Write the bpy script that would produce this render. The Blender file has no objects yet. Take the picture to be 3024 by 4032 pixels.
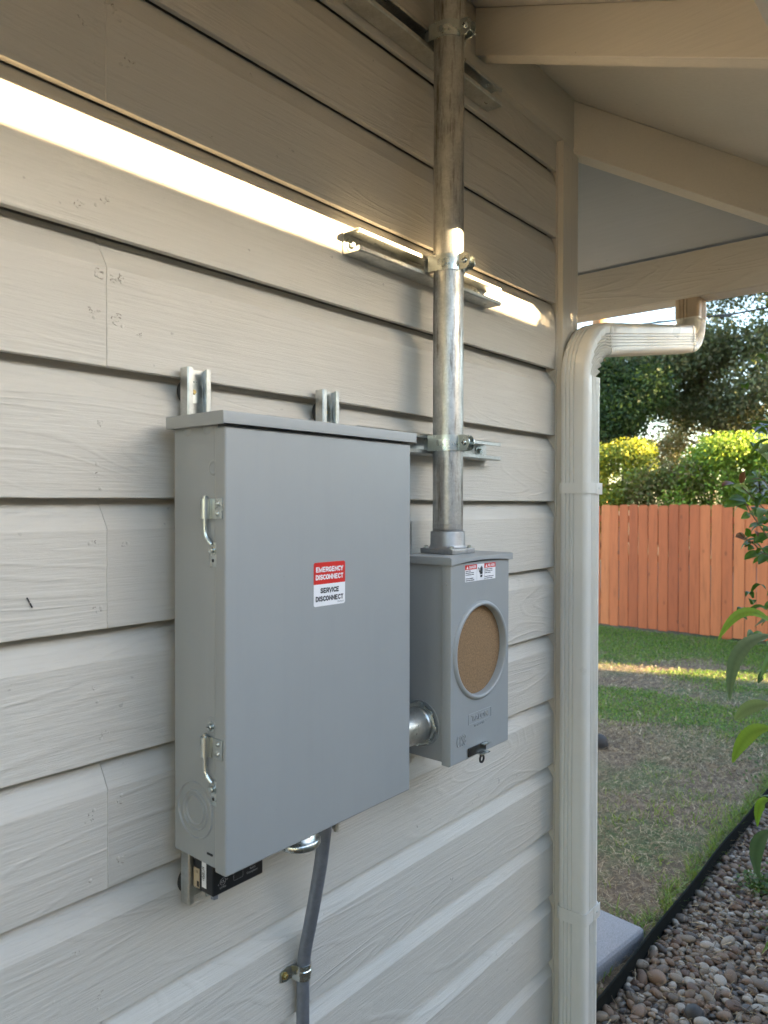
import bpy, bmesh, math, random
import numpy as np
from mathutils import Vector, Matrix
random.seed(7); RNG = np.random.default_rng(11)
R = math.radians
C = bpy.context.scene.collection
S = bpy.context.scene

# ------------------------------------------------------------------ camera
YAW, PIT, ROL = R(49.837), R(.6602), R(-.11)
def cam_axes():
    f = Vector((math.sin(YAW)*math.cos(PIT), math.cos(YAW)*math.cos(PIT), -math.sin(PIT)))
    r = Vector((math.cos(YAW), -math.sin(YAW), 0)); d = f.cross(r)
    r1 = r*math.cos(ROL)+d*math.sin(ROL); d1 = -r*math.sin(ROL)+d*math.cos(ROL)
    return r1, -d1, -f
cd = bpy.data.cameras.new('camera'); cam = bpy.data.objects.new('camera', cd); C.objects.link(cam)
ax = cam_axes()
m4 = Matrix.Identity(4)
for i in range(3):
    for j in range(3): m4[j][i] = ax[i][j]
m4.translation = Vector((0, -.92, 1.75)); cam.matrix_world = m4
cd.sensor_fit = 'VERTICAL'; cd.sensor_height = 36; cd.lens = 2900/4032*36
cd.clip_start = .02; cd.clip_end = 500
cd.dof.use_dof = True; cd.dof.focus_distance = 1.45; cd.dof.aperture_fstop = 7
S.camera = cam
# ------------------------------------------------------------------ sky, sun, exposure
SUN = Vector((.36, -1, .2285)).normalized()          # towards the sun
el = math.asin(SUN.z); az = math.atan2(SUN.x, SUN.y)
w = bpy.data.worlds.new("World"); S.world = w; w.use_nodes = True
nt = w.node_tree; sk = nt.nodes.new('ShaderNodeTexSky'); sk.sky_type = 'NISHITA'; sk.sun_disc = False
sk.sun_elevation = el; sk.sun_rotation = az
nt.links.new(sk.outputs[0], nt.nodes['Background'].inputs[0]); nt.nodes['Background'].inputs[1].default_value = .075
sl = bpy.data.lights.new('sun', 'SUN'); sl.energy = 5; sl.angle = R(.5); sl.color = (1, .72, .40)
so = bpy.data.objects.new('sun', sl); C.objects.link(so); so.rotation_euler = (-SUN).to_track_quat('-Z', 'Y').to_euler()
S.render.engine = 'CYCLES'
S.cycles.max_bounces = 10; S.cycles.diffuse_bounces = 7; S.cycles.glossy_bounces = 5; S.cycles.transmission_bounces = 4
S.cycles.sample_clamp_indirect = 12
S.view_settings.view_transform = 'Standard'; S.view_settings.look = 'None'; S.view_settings.gamma = 1
S.view_settings.exposure = 4.05

# ------------------------------------------------------------------ materials
MATS = {}
def nodes(name):
    m = bpy.data.materials.new(name); m.use_nodes = True; MATS[name] = m
    t = m.node_tree; return m, t, t.nodes, t.links, t.nodes['Principled BSDF']
def N(t, typ, **kw):
    n = t.nodes.new('ShaderNode'+typ)
    for k, v in kw.items():
        if k.startswith('i_'): n.inputs[k[2:].replace('_', ' ')].default_value = v
        else: setattr(n, k, v)
    return n
def coords(t, scale=(1, 1, 1), rnd=0):
    tc = N(t, 'TexCoord'); mp = N(t, 'Mapping'); mp.inputs['Scale'].default_value = scale
    if rnd:
        oi = N(t, 'ObjectInfo'); vm = N(t, 'VectorMath', operation='SCALE'); cb = N(t, 'CombineXYZ')
        for i in range(3): t.links.new(oi.outputs['Random'], cb.inputs[i])
        t.links.new(cb.outputs[0], vm.inputs[0]); vm.inputs['Scale'].default_value = rnd
        ad = N(t, 'VectorMath', operation='ADD'); t.links.new(tc.outputs['Object'], ad.inputs[0]); t.links.new(vm.outputs[0], ad.inputs[1])
        t.links.new(ad.outputs[0], mp.inputs['Vector'])
    else: t.links.new(tc.outputs['Object'], mp.inputs['Vector'])
    return mp
def noise(t, vec, scale, detail=4, rough=.55, dist=0):
    n = N(t, 'TexNoise'); n.inputs['Scale'].default_value = scale; n.inputs['Detail'].default_value = detail
    n.inputs['Roughness'].default_value = rough; n.inputs['Distortion'].default_value = dist
    t.links.new(vec.outputs[0], n.inputs['Vector']); return n
def ramp(t, src, stops):
    r = N(t, 'ValToRGB'); e = r.color_ramp.elements
    while len(e) < len(stops): e.new(.5)
    for i, (p, c) in enumerate(stops):
        e[i].position = p; e[i].color = (c if len(c) == 4 else (*c, 1)) if not isinstance(c, (int, float)) else (c, c, c, 1)
    t.links.new(src, r.inputs[0]); return r
def mix(t, fac, a, b, mode='MIX'):
    m = N(t, 'Mix', data_type='RGBA', blend_type=mode)
    for s, v in ((m.inputs[0], fac), (m.inputs[6], a), (m.inputs[7], b)):
        if isinstance(v, (int, float)): s.default_value = v
        elif isinstance(v, tuple): s.default_value = (*v, 1) if len(v) == 3 else v
        else: t.links.new(v, s)
    return m.outputs[2]
def bump(t, h, dist, strength=1, nrm=None):
    b = N(t, 'Bump'); b.inputs['Distance'].default_value = dist; b.inputs['Strength'].default_value = strength
    t.links.new(h, b.inputs['Height'])
    if nrm: t.links.new(nrm.outputs[0], b.inputs['Normal'])
    return b
def math_(t, op, a, b=None):
    m = N(t, 'Math', operation=op)
    for i, v in enumerate((a, b)):
        if v is None: continue
        if isinstance(v, (int, float)): m.inputs[i].default_value = v
        else: t.links.new(v, m.inputs[i])
    return m.outputs[0]

def siding_mat(name, base, along='X', rough=.5, amount=1.0):
    m, t, n, l, p = nodes(name)
    sc = {'X': (1, 9, 9), 'Y': (9, 1, 9), 'Z': (9, 9, 1)}[along]
    sc2 = {'X': (1, 30, 30), 'Y': (30, 1, 30), 'Z': (30, 30, 1)}[along]
    sr = {'X': (.75, 1, 4.2), 'Y': (1, .75, 4.2), 'Z': (4.2, 1, .75)}[along]
    v = coords(t, sc, 37); v2 = coords(t, sc2, 37); vr = coords(t, sr, 37)
    # cathedral grain: bands of a warped field
    f = noise(t, vr, 2.1, 1.5, .4, .35)
    rings = math_(t, 'SINE', math_(t, 'MULTIPLY', f.outputs[0], 95))
    ring2 = ramp(t, rings, [(.0, 0.), (.55, .15), (1, 1.)])
    mask = noise(t, vr, 1.1, 2); mk = ramp(t, mask.outputs[0], [(.42, .04), (.66, .8)])
    ringm = math_(t, 'MULTIPLY', ring2.outputs[0], mk.outputs[0])
    fib = noise(t, v2, 7, 5, .65); fib2 = noise(t, v, 30, 4, .7)
    b = bump(t, ringm, .0009*amount, .75); b = bump(t, fib.outputs[0], .0010*amount, .8, b); b = bump(t, fib2.outputs[0], .0006*amount, .6, b)
    vv = coords(t, (1, 1, 1), 5)
    drt = noise(t, vv, 2.3, 3); dr = ramp(t, drt.outputs[0], [(.3, .93), (.7, 1.03)])
    col = mix(t, 1, tuple(base), dr.outputs[0], 'MULTIPLY')
    fine = ramp(t, fib.outputs[0], [(.3, .95), (.6, 1.)]); col = mix(t, 1, col, fine.outputs[0], 'MULTIPLY')
    spk = noise(t, vv, 55, 3, .5); sp = ramp(t, spk.outputs[0], [(.23, .72), (.27, 1.)]); col = mix(t, 1, col, sp.outputs[0], 'MULTIPLY')
    l.new(col, p.inputs['Base Color']); l.new(b.outputs[0], p.inputs['Normal'])
    rr = ramp(t, fib.outputs[0], [(.3, rough+.12), (.7, rough-.06)]); l.new(rr.outputs[0], p.inputs['Roughness'])
    p.inputs['Specular IOR Level'].default_value = .45
    return m
def steel_mat(name, base, rough=.32, metal=.92, spangle=1.0, streak=0.0, dirt=(.12, .10, .075)):
    m, t, n, l, p = nodes(name)
    v = coords(t); vo = N(t, 'TexVoronoi'); vo.inputs['Scale'].default_value = 240; l.new(v.outputs[0], vo.inputs['Vector'])
    vs = coords(t, (1, 1, .12)); ns = noise(t, vs, 90, 5, .7); nb = noise(t, v, 16, 5, .65)
    g = ramp(t, vo.outputs['Color'], [(.1, .80), (.9, 1.08)])
    col = mix(t, .55*spangle, tuple(base), g.outputs[0], 'MULTIPLY')
    cl = ramp(t, nb.outputs[0], [(.3, .72), (.62, 1.06)]); col = mix(t, .9, col, cl.outputs[0], 'MULTIPLY')
    if streak:
        sm = ramp(t, ns.outputs[0], [(.50, 0.), (.72, 1.)]); col = mix(t, math_(t, 'MULTIPLY', sm.outputs[0], streak), col, dirt)
    l.new(col, p.inputs['Base Color']); p.inputs['Metallic'].default_value = metal
    rr = ramp(t, nb.outputs[0], [(.3, rough+.14), (.7, rough-.05)]); l.new(rr.outputs[0], p.inputs['Roughness'])
    b = bump(t, ns.outputs[0], .0003, .4); b = bump(t, nb.outputs[0], .0006, .35, b); l.new(b.outputs[0], p.inputs['Normal'])
    return m
def paint_mat(name, base, rough=.38, peel=.00012, dirt=.1):
    m, t, n, l, p = nodes(name)
    v = coords(t); n1 = noise(t, v, 6, 4); n2 = noise(t, v, 420, 2, .5); n3 = noise(t, v, 70, 4, .7)
    a = ramp(t, n1.outputs[0], [(.3, 1-dirt), (.7, 1.02)]); col = mix(t, 1, tuple(base), a.outputs[0], 'MULTIPLY')
    s3 = ramp(t, n3.outputs[0], [(.22, .78), (.30, 1.)]); col = mix(t, .6, col, s3.outputs[0], 'MULTIPLY')
    vs = coords(t, (1, 1, .07)); n4 = noise(t, vs, 45, 4, .65); s4 = ramp(t, n4.outputs[0], [(.36, .90), (.5, 1.), (.68, 1.04)]); col = mix(t, dirt*5, col, s4.outputs[0], 'MULTIPLY')
    l.new(col, p.inputs['Base Color'])
    rr = ramp(t, n1.outputs[0], [(.3, rough+.06), (.7, rough-.04)]); l.new(rr.outputs[0], p.inputs['Roughness'])
    b = bump(t, n2.outputs[0], peel, .5); b = bump(t, n1.outputs[0], .002, .12, b); l.new(b.outputs[0], p.inputs['Normal'])
    return m
def plain(name, base, rough=.6, metal=0, nscale=30, var=.15, bmp=.0005):
    m, t, n, l, p = nodes(name); v = coords(t, (1, 1, 1), 3); n1 = noise(t, v, nscale, 5, .65)
    a = ramp(t, n1.outputs[0], [(.3, 1-var), (.7, 1+var*.5)]); l.new(mix(t, 1, tuple(base), a.outputs[0], 'MULTIPLY'), p.inputs['Base Color'])
    p.inputs['Roughness'].default_value = rough; p.inputs['Metallic'].default_value = metal
    b = bump(t, n1.outputs[0], bmp, .6); l.new(b.outputs[0], p.inputs['Normal']); return m
def tint_mat(name, rough=.6, trans=0.0, spec=.4, nscale=0, transtint=(1.15, 1.2, .5)):
    m, t, n, l, p = nodes(name); at = N(t, 'Attribute'); at.attribute_name = 'tint'
    col = at.outputs['Color']
    if nscale:
        v = coords(t, (1, 1, 1), 9); n1 = noise(t, v, nscale, 5, .65); a = ramp(t, n1.outputs[0], [(.3, .55), (.7, 1.2)]); col = mix(t, 1, col, a.outputs[0], 'MULTIPLY')
        b = bump(t, n1.outputs[0], .001, .5); l.new(b.outputs[0], p.inputs['Normal'])
    l.new(col, p.inputs['Base Color']); p.inputs['Roughness'].default_value = rough; p.inputs['Specular IOR Level'].default_value = spec
    if trans:
        tr = N(t, 'BsdfTranslucent'); l.new(mix(t, 1, col, tuple(transtint), 'MULTIPLY'), tr.inputs[0])
        ms = N(t, 'MixShader'); ms.inputs[0].default_value = trans; l.new(p.outputs[0], ms.inputs[1]); l.new(tr.outputs[0], ms.inputs[2])
        l.new(ms.outputs[0], n['Material Output'].inputs[0])
    return m
WALL = (.57, .545, .492)
M_siding = siding_mat('painted_siding', WALL, amount=1.7)
M_trim = siding_mat('painted_trim', (.60, .565, .50), 'Z', .5, .45)
M_trimY = siding_mat('painted_rafter', (.62, .58, .51), 'Y', .55, .45)
M_trimX = siding_mat('painted_fascia', (.60, .565, .50), 'X', .55, .8)
M_fasY = siding_mat('painted_fascia_side', (.60, .565, .50), 'Y', .55, 1.5)
M_deck = siding_mat('painted_deck', (.60, .575, .53), 'Y', .6, .25)
M_down = paint_mat('downspout_paint', (.66, .65, .605), .3, .0001, .06)
M_deck_skylit = siding_mat('deck_skylit_blue', (.40, .43, .465), 'Y', .6, .25)  # deck paint; cool sky light on the far slope is put into this colour
M_gut = paint_mat('gutter_paint', (.62, .60, .55), .35)
M_box = paint_mat('grey_enamel', (.305, .320, .322), .36, .00010, .03)
M_pipe = steel_mat('galvanised_pipe', (.52, .52, .50), .36, .9, 1, .9)
M_strut = steel_mat('galvanised_strut', (.60, .61, .59), .30, .92, .7, .15)
M_zinc = steel_mat('bright_zinc', (.60, .64, .62), .25, 1.0, .15, .0)
M_hub = steel_mat('cast_zinc', (.40, .40, .40), .42, .85, .3, .2)
M_emt = plain('grey_conduit', (.24, .26, .30), .38, .55, 60, .18, .0002)
M_black = plain('black_plastic', (.012, .013, .016), .35, 0, 60, .1, .0001)
M_rubber = plain('black_rubber', (.02, .02, .02), .7)
M_brass = plain('brass_screw', (.55, .42, .16), .3, .9, 200, .2, .0002)
M_white = plain('label_white', (.80, .80, .82), .35, 0, 40, .03, .0)
M_red = plain('label_red', (.62, .025, .02), .35, 0, 40, .05, .0)
M_ink = plain('label_ink', (.01, .01, .015), .5)
M_tan = plain('label_tan', (.45, .36, .24), .5)
M_greyink = plain('label_grey', (.35, .35, .36), .5)
M_card = plain('cardboard', (.27, .165, .082), .9, 0, 300, .42, .0002)
M_concrete = plain('concrete', (.235, .235, .245), .85, 0, 220, .35, .004)
M_edge = plain('black_edging', (.006, .008, .0075), .9, 0, 30, .3, .001); M_edge.node_tree.nodes['Principled BSDF'].inputs['Specular IOR Level'].default_value = .12
M_bark = plain('bark', (.10, .075, .055), .9, 0, 25, .5, .02)
M_palm = plain('palm_bark', (.42, .20, .085), .8, 0, 9, .6, .03)
M_twig = plain('twig', (.16, .12, .06), .7, 0, 60, .3, .001)
M_cable = plain('cable', (.02, .02, .022), .6)
M_found = plain('foundation', (.28, .27, .25), .9, 0, 20, .2, .003)
M_mulch = plain('dark_mulch', (.07, .05, .035), .95, 0, 60, .6, .01)
M_shingle = plain('shingle', (.10, .095, .09), .9, 0, 8, .4, .01)
M_nwall = plain('neighbour_wall', (.22, .21, .20), .8, 0, 2, .12, .002)
M_groof = plain('grey_metal_roof', (.13, .14, .17), .6, 0, 3, .2, .002)
M_blockfence = plain('block_fence_wood', (.16, .12, .085), .85, 0, 12, .3, .003)
M_leaf = tint_mat('leaf', .42, .3, .4)
M_crown = tint_mat('crown_leaf', .55, .28, .3)
M_grass = tint_mat('grass_blade', .55, .3, .25)
M_stone = tint_mat('river_stone', .62, 0, .4, 45)
M_litter = tint_mat('litter', .75, 0, .2)
def cedar():
    m, t, n, l, p = nodes('stained_cedar'); v = coords(t, (8, 8, .8), 23); n1 = noise(t, v, 3, 6, .65, .6); v2 = coords(t, (1, 1, 1), 11)
    oi = N(t, 'ObjectInfo'); r0 = ramp(t, oi.outputs['Random'], [(0, (.34, .082, .026)), (.5, (.44, .118, .038)), (1, (.53, .170, .058))])
    a = ramp(t, n1.outputs[0], [(.25, .72), (.5, 1.), (.8, 1.14)]); col = mix(t, 1, r0.outputs[0], a.outputs[0], 'MULTIPLY')
    vk = coords(t, (1, 1, .55), 19); vo = N(t, 'TexVoronoi'); vo.inputs['Scale'].default_value = 6; l.new(vk.outputs[0], vo.inputs['Vector'])
    kn = ramp(t, vo.outputs['Distance'], [(.06, .55), (.13, 1.)]); col = mix(t, .8, col, kn.outputs[0], 'MULTIPLY')
    l.new(col, p.inputs['Base Color']); p.inputs['Roughness'].default_value = .75
    b = bump(t, n1.outputs[0], .003, .5); l.new(b.outputs[0], p.inputs['Normal']); return m
M_cedar = cedar()

# ------------------------------------------------------------------ object helpers
BASE = {}
def thing(name, label, cat, loc, group=None):
    o = bpy.data.objects.new(name, None); C.objects.link(o); o.location = loc; BASE[o] = Vector(loc)
    o.empty_display_size = .05; o['label'] = label; o['category'] = cat
    if group: o['group'] = group
    return o
def finish(name, me, mat, parent=None, base=None, smooth=None, kind=None, label=None, cat=None, group=None):
    o = bpy.data.objects.new(name, me); C.objects.link(o)
    if mat is not None and not me.materials: me.materials.append(mat)
    if parent: o.parent = parent; BASE[o] = BASE[parent]
    else:
        BASE[o] = Vector(base or (0, 0, 0)); o.location = BASE[o]
    if smooth is not None and len(me.polygons):
        if smooth >= 180: me.polygons.foreach_set('use_smooth', [True]*len(me.polygons))
        else: me.set_sharp_from_angle(angle=R(smooth)) if False else smooth_by_angle(me, smooth)
    if kind: o['kind'] = kind
    if label: o['label'] = label
    if cat: o['category'] = cat
    if group: o['group'] = group
    return o
def smooth_by_angle(me, deg):
    me.polygons.foreach_set('use_smooth', [True]*len(me.polygons))
    me.set_sharp_from_angle(angle=R(deg))
class MB:
    def __init__(s): s.bm = bmesh.new()
    def box(s, a, b, bev=0, seg=2):
        (x0, y0, z0), (x1, y1, z1) = a, b
        v = [s.bm.verts.new(p) for p in ((x0,y0,z0),(x1,y0,z0),(x1,y1,z0),(x0,y1,z0),(x0,y0,z1),(x1,y0,z1),(x1,y1,z1),(x0,y1,z1))]
        f = [s.bm.faces.new([v[i] for i in q]) for q in ((0,3,2,1),(4,5,6,7),(0,1,5,4),(1,2,6,5),(2,3,7,6),(3,0,4,7))]
        if bev:
            es = list({e for q in f for e in q.edges}); bmesh.ops.bevel(s.bm, geom=es, offset=bev, segments=seg, affect='EDGES', profile=.6)
        return s
    def prism(s, prof, axis, a0, a1, n=1, jit=None):
        """closed profile of 2-D points extruded along axis ('x','y','z') between a0 and a1"""
        rings = []
        for i in range(n+1):
            a = a0+(a1-a0)*i/n; ring = []
            for k, (u, v) in enumerate(prof):
                if jit: u, v = jit(a, k, u, v)
                p = {'x': (a, u, v), 'y': (u, a, v), 'z': (u, v, a)}[axis]; ring.append(s.bm.verts.new(p))
            rings.append(ring)
        m = len(prof)
        for i in range(n):
            for k in range(m): s.bm.faces.new((rings[i][k], rings[i][(k+1) % m], rings[i+1][(k+1) % m], rings[i+1][k]))
        s.bm.faces.new(rings[0][::-1]); s.bm.faces.new(rings[-1]); return s
    def cyl(s, c0, c1, r0, r1=None, n=20, cap=True):
        r1 = r0 if r1 is None else r1; c0, c1 = Vector(c0), Vector(c1); d = (c1-c0).normalized()
        a = d.orthogonal().normalized(); b = d.cross(a); R_ = []
        for c, r in ((c0, r0), (c1, r1)): R_.append([s.bm.verts.new(c+a*r*math.cos(2*math.pi*k/n)+b*r*math.sin(2*math.pi*k/n)) for k in range(n)])
        for k in range(n): s.bm.faces.new((R_[0][k], R_[0][(k+1) % n], R_[1][(k+1) % n], R_[1][k]))
        if cap: s.bm.faces.new(R_[0][::-1]); s.bm.faces.new(R_[1])
        return s
    def lathe(s, c, axis, prof, n=32, closed=False):
        """prof: (radius, height along axis)"""
        c = Vector(c); d = Vector(axis).normalized(); a = d.orthogonal().normalized(); b = d.cross(a); rg = []
        for r, h in prof: rg.append([s.bm.verts.new(c+d*h+(a*math.cos(2*math.pi*k/n)+b*math.sin(2*math.pi*k/n))*max(r, 1e-5)) for k in range(n)])
        q = len(rg) if closed else len(rg)-1
        for i in range(q):
            A, B = rg[i], rg[(i+1) % len(rg)]
            for k in range(n): s.bm.faces.new((A[k], A[(k+1) % n], B[(k+1) % n], B[k]))
        return s
    def tube(s, pts, rad, n=10, cap=True):
        pts = [Vector(p) for p in pts]; rad = rad if isinstance(rad, (list, tuple)) else [rad]*len(pts)
        up = None; rg = []
        for i, p in enumerate(pts):
            d = (pts[min(i+1, len(pts)-1)]-pts[max(i-1, 0)]).normalized()
            if up is None: up = d.orthogonal().normalized()
            a = (up-d*up.dot(d)).normalized(); up = a; b = d.cross(a)
            rg.append([s.bm.verts.new(p+(a*math.cos(2*math.pi*k/n)+b*math.sin(2*math.pi*k/n))*rad[i]) for k in range(n)])
        for i in range(len(rg)-1):
            for k in range(n): s.bm.faces.new((rg[i][k], rg[i][(k+1) % n], rg[i+1][(k+1) % n], rg[i+1][k]))
        if cap: s.bm.faces.new(rg[0][::-1]); s.bm.faces.new(rg[-1])
        return s
    def strip(s, pts, hw, th, axis='z'):
        """sheet-metal strip: polyline of (x,y), extruded +-hw about zc along z"""
        return s
    def build(s, name, mat, parent=None, base=None, smooth=35, **kw):
        b = BASE[parent] if parent else Vector(base or (0, 0, 0))
        bmesh.ops.recalc_face_normals(s.bm, faces=s.bm.faces)
        bmesh.ops.translate(s.bm, verts=s.bm.verts, vec=-b)
        me = bpy.data.meshes.new(name); s.bm.to_mesh(me); s.bm.free()
        return finish(name, me, mat, parent, base, smooth, **kw)
def pymesh(name, V, F, mat, tint=None, parent=None, base=None, smooth=180, **kw):
    """fast mesh from numpy: V (n,3), F (m,3 or 4); tint (n,3) per vertex"""
    me = bpy.data.meshes.new(name); b = BASE[parent] if parent else Vector(base or (0, 0, 0))
    V = np.asarray(V, np.float32)-np.array(b, np.float32); F = np.asarray(F, np.int32); k = F.shape[1]
    me.vertices.add(len(V)); me.vertices.foreach_set('co', V.ravel())
    me.loops.add(F.size); me.loops.foreach_set('vertex_index', F.ravel())
    me.polygons.add(len(F)); me.polygons.foreach_set('loop_start', np.arange(0, F.size, k, dtype=np.int32))
    me.polygons.foreach_set('loop_total', np.full(len(F), k, np.int32)); me.update(calc_edges=True)
    if tint is not None:
        a = me.color_attributes.new('tint', 'FLOAT_COLOR', 'POINT'); t4 = np.ones((len(V), 4), np.float32); t4[:, :3] = tint; a.data.foreach_set('color', t4.ravel())
    return finish(name, me, mat, parent, base, smooth, **kw)
def text(body, size, mat, parent, origin, name='lettering', sx=1.0, bold=0.0, ext=.0001, xdir=(1, 0, 0), up=(0, 0, 1), align='CENTER', bevel=0):
    cu = bpy.data.curves.new(name, 'FONT'); cu.body = body; cu.size = size; cu.align_x = align; cu.align_y = 'CENTER'
    cu.offset = bold; cu.extrude = ext; cu.resolution_u = 3; cu.bevel_depth = bevel
    t = bpy.data.objects.new('t', cu); C.objects.link(t); bpy.context.view_layer.update()
    me = bpy.data.meshes.new_from_object(t.evaluated_get(bpy.context.evaluated_depsgraph_get())); bpy.data.objects.remove(t)
    X = Vector(xdir); U = Vector(up); Nn = X.cross(U); o = Vector(origin)-BASE[parent]
    for v in me.vertices: v.co = o+X*(v.co.x*sx)+U*v.co.y+Nn*v.co.z
    me.name = name; me.materials.clear(); return finish(name, me, mat, parent)
def dup(root, d):
    """copy of a thing with its parts and sub-parts, moved by d"""
    r = root.copy(); C.objects.link(r); r.location = root.location+Vector(d); BASE[r] = BASE[root]+Vector(d)
    def rec(a, b):
        for ch in list(a.children):
            c = ch.copy(); C.objects.link(c); c.parent = b; BASE[c] = BASE[r]; rec(ch, c)
    rec(root, r); return r

GL = {'E': ([(.62, .9), (.1, .9), (.1, .1), (.62, .1)], [(.1, .5), (.56, .5)]), 'M': ([(.1, 0), (.1, .88), (.42, .12), (.74, .88), (.74, 0)],), 'R': ([(.1, 0), (.1, .9), (.42, .9), (.56, .82), (.58, .69), (.54, .54), (.4, .47), (.1, .47)], [(.36, .46), (.60, 0)]),
      'G': ([(.60, .72), (.52, .86), (.36, .91), (.18, .82), (.1, .62), (.1, .38), (.18, .18), (.36, .09), (.56, .17), (.60, .24), (.60, .44), (.38, .44)],), 'N': ([(.1, 0), (.1, .86), (.56, .14), (.56, 1)],), 'C': ([(.60, .68), (.52, .85), (.36, .91), (.18, .82), (.1, .62), (.1, .38), (.18, .18), (.36, .09), (.52, .15), (.60, .32)],),
      'Y': ([(.02, 1), (.32, .46), (.62, 1)], [(.32, .47), (.32, 0)]), 'D': ([(.1, .1), (.1, .9), (.32, .9), (.5, .80), (.58, .62), (.58, .38), (.5, .20), (.32, .1), (.1, .1)],), 'I': ([(.12, 0), (.12, 1)],), 'S': ([(.56, .70), (.50, .86), (.33, .91), (.16, .85), (.11, .70), (.2, .57), (.46, .46), (.56, .32), (.50, .15), (.33, .09), (.14, .15), (.09, .32)],),
      'O': ([(.35, .91), (.18, .82), (.1, .62), (.1, .38), (.18, .18), (.35, .09), (.52, .18), (.60, .38), (.60, .62), (.52, .82), (.35, .91)],), 'T': ([(.02, .9), (.60, .9)], [(.31, .89), (.31, 0)]), 'V': ([(.04, 1), (.33, .08), (.62, 1)],), 'A': ([(.02, 0), (.33, .92), (.64, 0)], [(.14, .30), (.52, .30)]), 'P': ([(.1, 0), (.1, .9), (.42, .9), (.56, .82), (.58, .67), (.54, .52), (.4, .43), (.1, .43)],), 'L': ([(.1, 1), (.1, .1), (.58, .1)],)}
ADV = {'M': .90, 'I': .30, 'N': .72, 'O': .76, 'G': .76}
def strokes(body, h, mat, parent, cx, cz, y, sx=1.0, wt=.19):
    """bold sans lettering cut as thin flat sheets facing -Y"""
    wtot = sum(ADV.get(c, .70) for c in body); x = cx-wtot*h*sx/2; mb = MB(); lay = 0; b = BASE[parent]
    for c in body:
        for st_ in GL.get(c, ()):
            lay += 1; P_ = [Vector((x+u*h*sx, cz+(v-.5)*h)) for u, v in st_]; L_, R_ = [], []; closed = (P_[0]-P_[-1]).length < 1e-7; n_ = len(P_)
            for i, q in enumerate(P_):
                a = P_[i]-P_[i-1] if i else (P_[0]-P_[-2] if closed else None); d = P_[i+1]-P_[i] if i < n_-1 else (P_[1]-P_[0] if closed else None)
                a = a or d; d = d or a; a = a.normalized(); d = d.normalized(); na, nd = Vector((-a.y, a.x)), Vector((-d.y, d.x)); mm = (na+nd)
                mm = mm.normalized() if mm.length > .2 else na; k = 1/max(.45, mm.dot(na)); w_ = wt*h*.5*(sx**.35)*k; L_.append(q+mm*w_); R_.append(q-mm*w_)
            yy = y-.00001*(lay % 3)
            lv = [mb.bm.verts.new((q.x, yy, q.y)) for q in L_]; rv = [mb.bm.verts.new((q.x, yy, q.y)) for q in R_]
            for i in range(n_-1): mb.bm.faces.new((lv[i], lv[i+1], rv[i+1], rv[i]))
        x += ADV.get(c, .70)*h*sx
    return mb.build('lettering', mat, parent, smooth=0)
# ------------------------------------------------------------------ ground
gm, t, n, l, p = nodes('yard_soil')
v = coords(t); a = noise(t, v, .9, 4, .6); b_ = noise(t, v, 14, 6, .7); c_ = noise(t, v, 90, 4, .7)
soil = ramp(t, b_.outputs[0], [(.3, (.05, .033, .020)), (.5, (.115, .080, .050)), (.72, (.21, .155, .10))])
grn = ramp(t, b_.outputs[0], [(.3, (.03, .05, .014)), (.7, (.075, .115, .03))])
mk = ramp(t, a.outputs[0], [(.47, 0.), (.58, 1.)]); l.new(mix(t, mk.outputs[0], soil.outputs[0], grn.outputs[0]), p.inputs['Base Color'])
p.inputs['Roughness'].default_value = .95; b = bump(t, b_.outputs[0], .03, .7); b = bump(t, c_.outputs[0], .006, .7, b); l.new(b.outputs[0], p.inputs['Normal'])
V = [(-150, -150, 0), (150, -150, 0), (150, 150, 0), (-150, 150, 0)]
pymesh('ground', V, [(0, 1, 2, 3)], gm, kind='structure', smooth=0)
M_bounce = plain('bounce_concrete', (.38, .36, .32), .85, 0, 20, .2, .003)
MB().box((-14, -9, -.05), (-1.9, -.15, .006)).build('bounce_pad', M_bounce, None, (-5, -4, 0), kind='structure')  # unseen pale pad added to bounce warm sunlight up under the eaves
# gravel bed base
MB().box((-1.88, -1.5, -.05), (7, .125, .012)).build('gravel_bed', M_mulch, None, (2.5, -.6, 0), kind='structure')
gbed = bpy.data.objects['gravel_bed']

# ------------------------------------------------------------------ house
LAP0, EXP = 1.757, .1755
XC = 1.800
house = thing('house', 'beige house wall of wide lap siding under open painted eaves', 'house', (0, .1, 0))
MB().box((-9, .045, 0), (1.885, 6, 2.9)).build('wall_core', M_found, house)
MB().box((-9, .03, 0), (1.87, .06, .20)).build('foundation', M_found, house)
def board(x0, x1, z0, name='siding_board', ztop=None, frac=1.0):
    bi = .0240 if z0 < 2.0 else .0120
    prof = [(.0, .0008), (.0008, 0), (.0100, 0), (.0104, .012), (.0285, .024), (.030, EXP+.004), (.028, EXP-(.0016 if z0 < 2.0 else -.0006)), (bi+.003, EXP-(.0036 if z0 < 2.0 else .0004)), (bi, EXP-.0065), (bi*.56, EXP-.0215), (.0006, EXP-.0415), (.0, EXP-.0430)]
    ph = random.random()*20; nx = max(3, int((x1-x0)/.05))
    def jit(a, k, u, v):
        wob = .0005*math.sin(a*5+ph)+.0004*math.sin(a*13+ph*2)
        if k in (0, 1): return u+wob*.5, v+wob+.0003*math.sin(a*47+ph)
        return u+wob*.5, v+wob*.3
    m = MB().prism([(u, z0+vv) for u, vv in prof], 'x', x0, x1, nx, jit)
    o = m.build(name, M_siding, house, smooth=14); return o
boards = {}
for k in range(-9, 6):
    z0 = LAP0+EXP*k
    xs = [-9, -.95, .5150, XC] if k % 2 else [-9, -2.1, XC]
    if k == 5: xs = [-9, -2.0, XC]
    for i in range(len(xs)-1):
        g = .0004
        boards[(k, i)] = board(xs[i]+g, xs[i+1]-g, z0)
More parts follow.
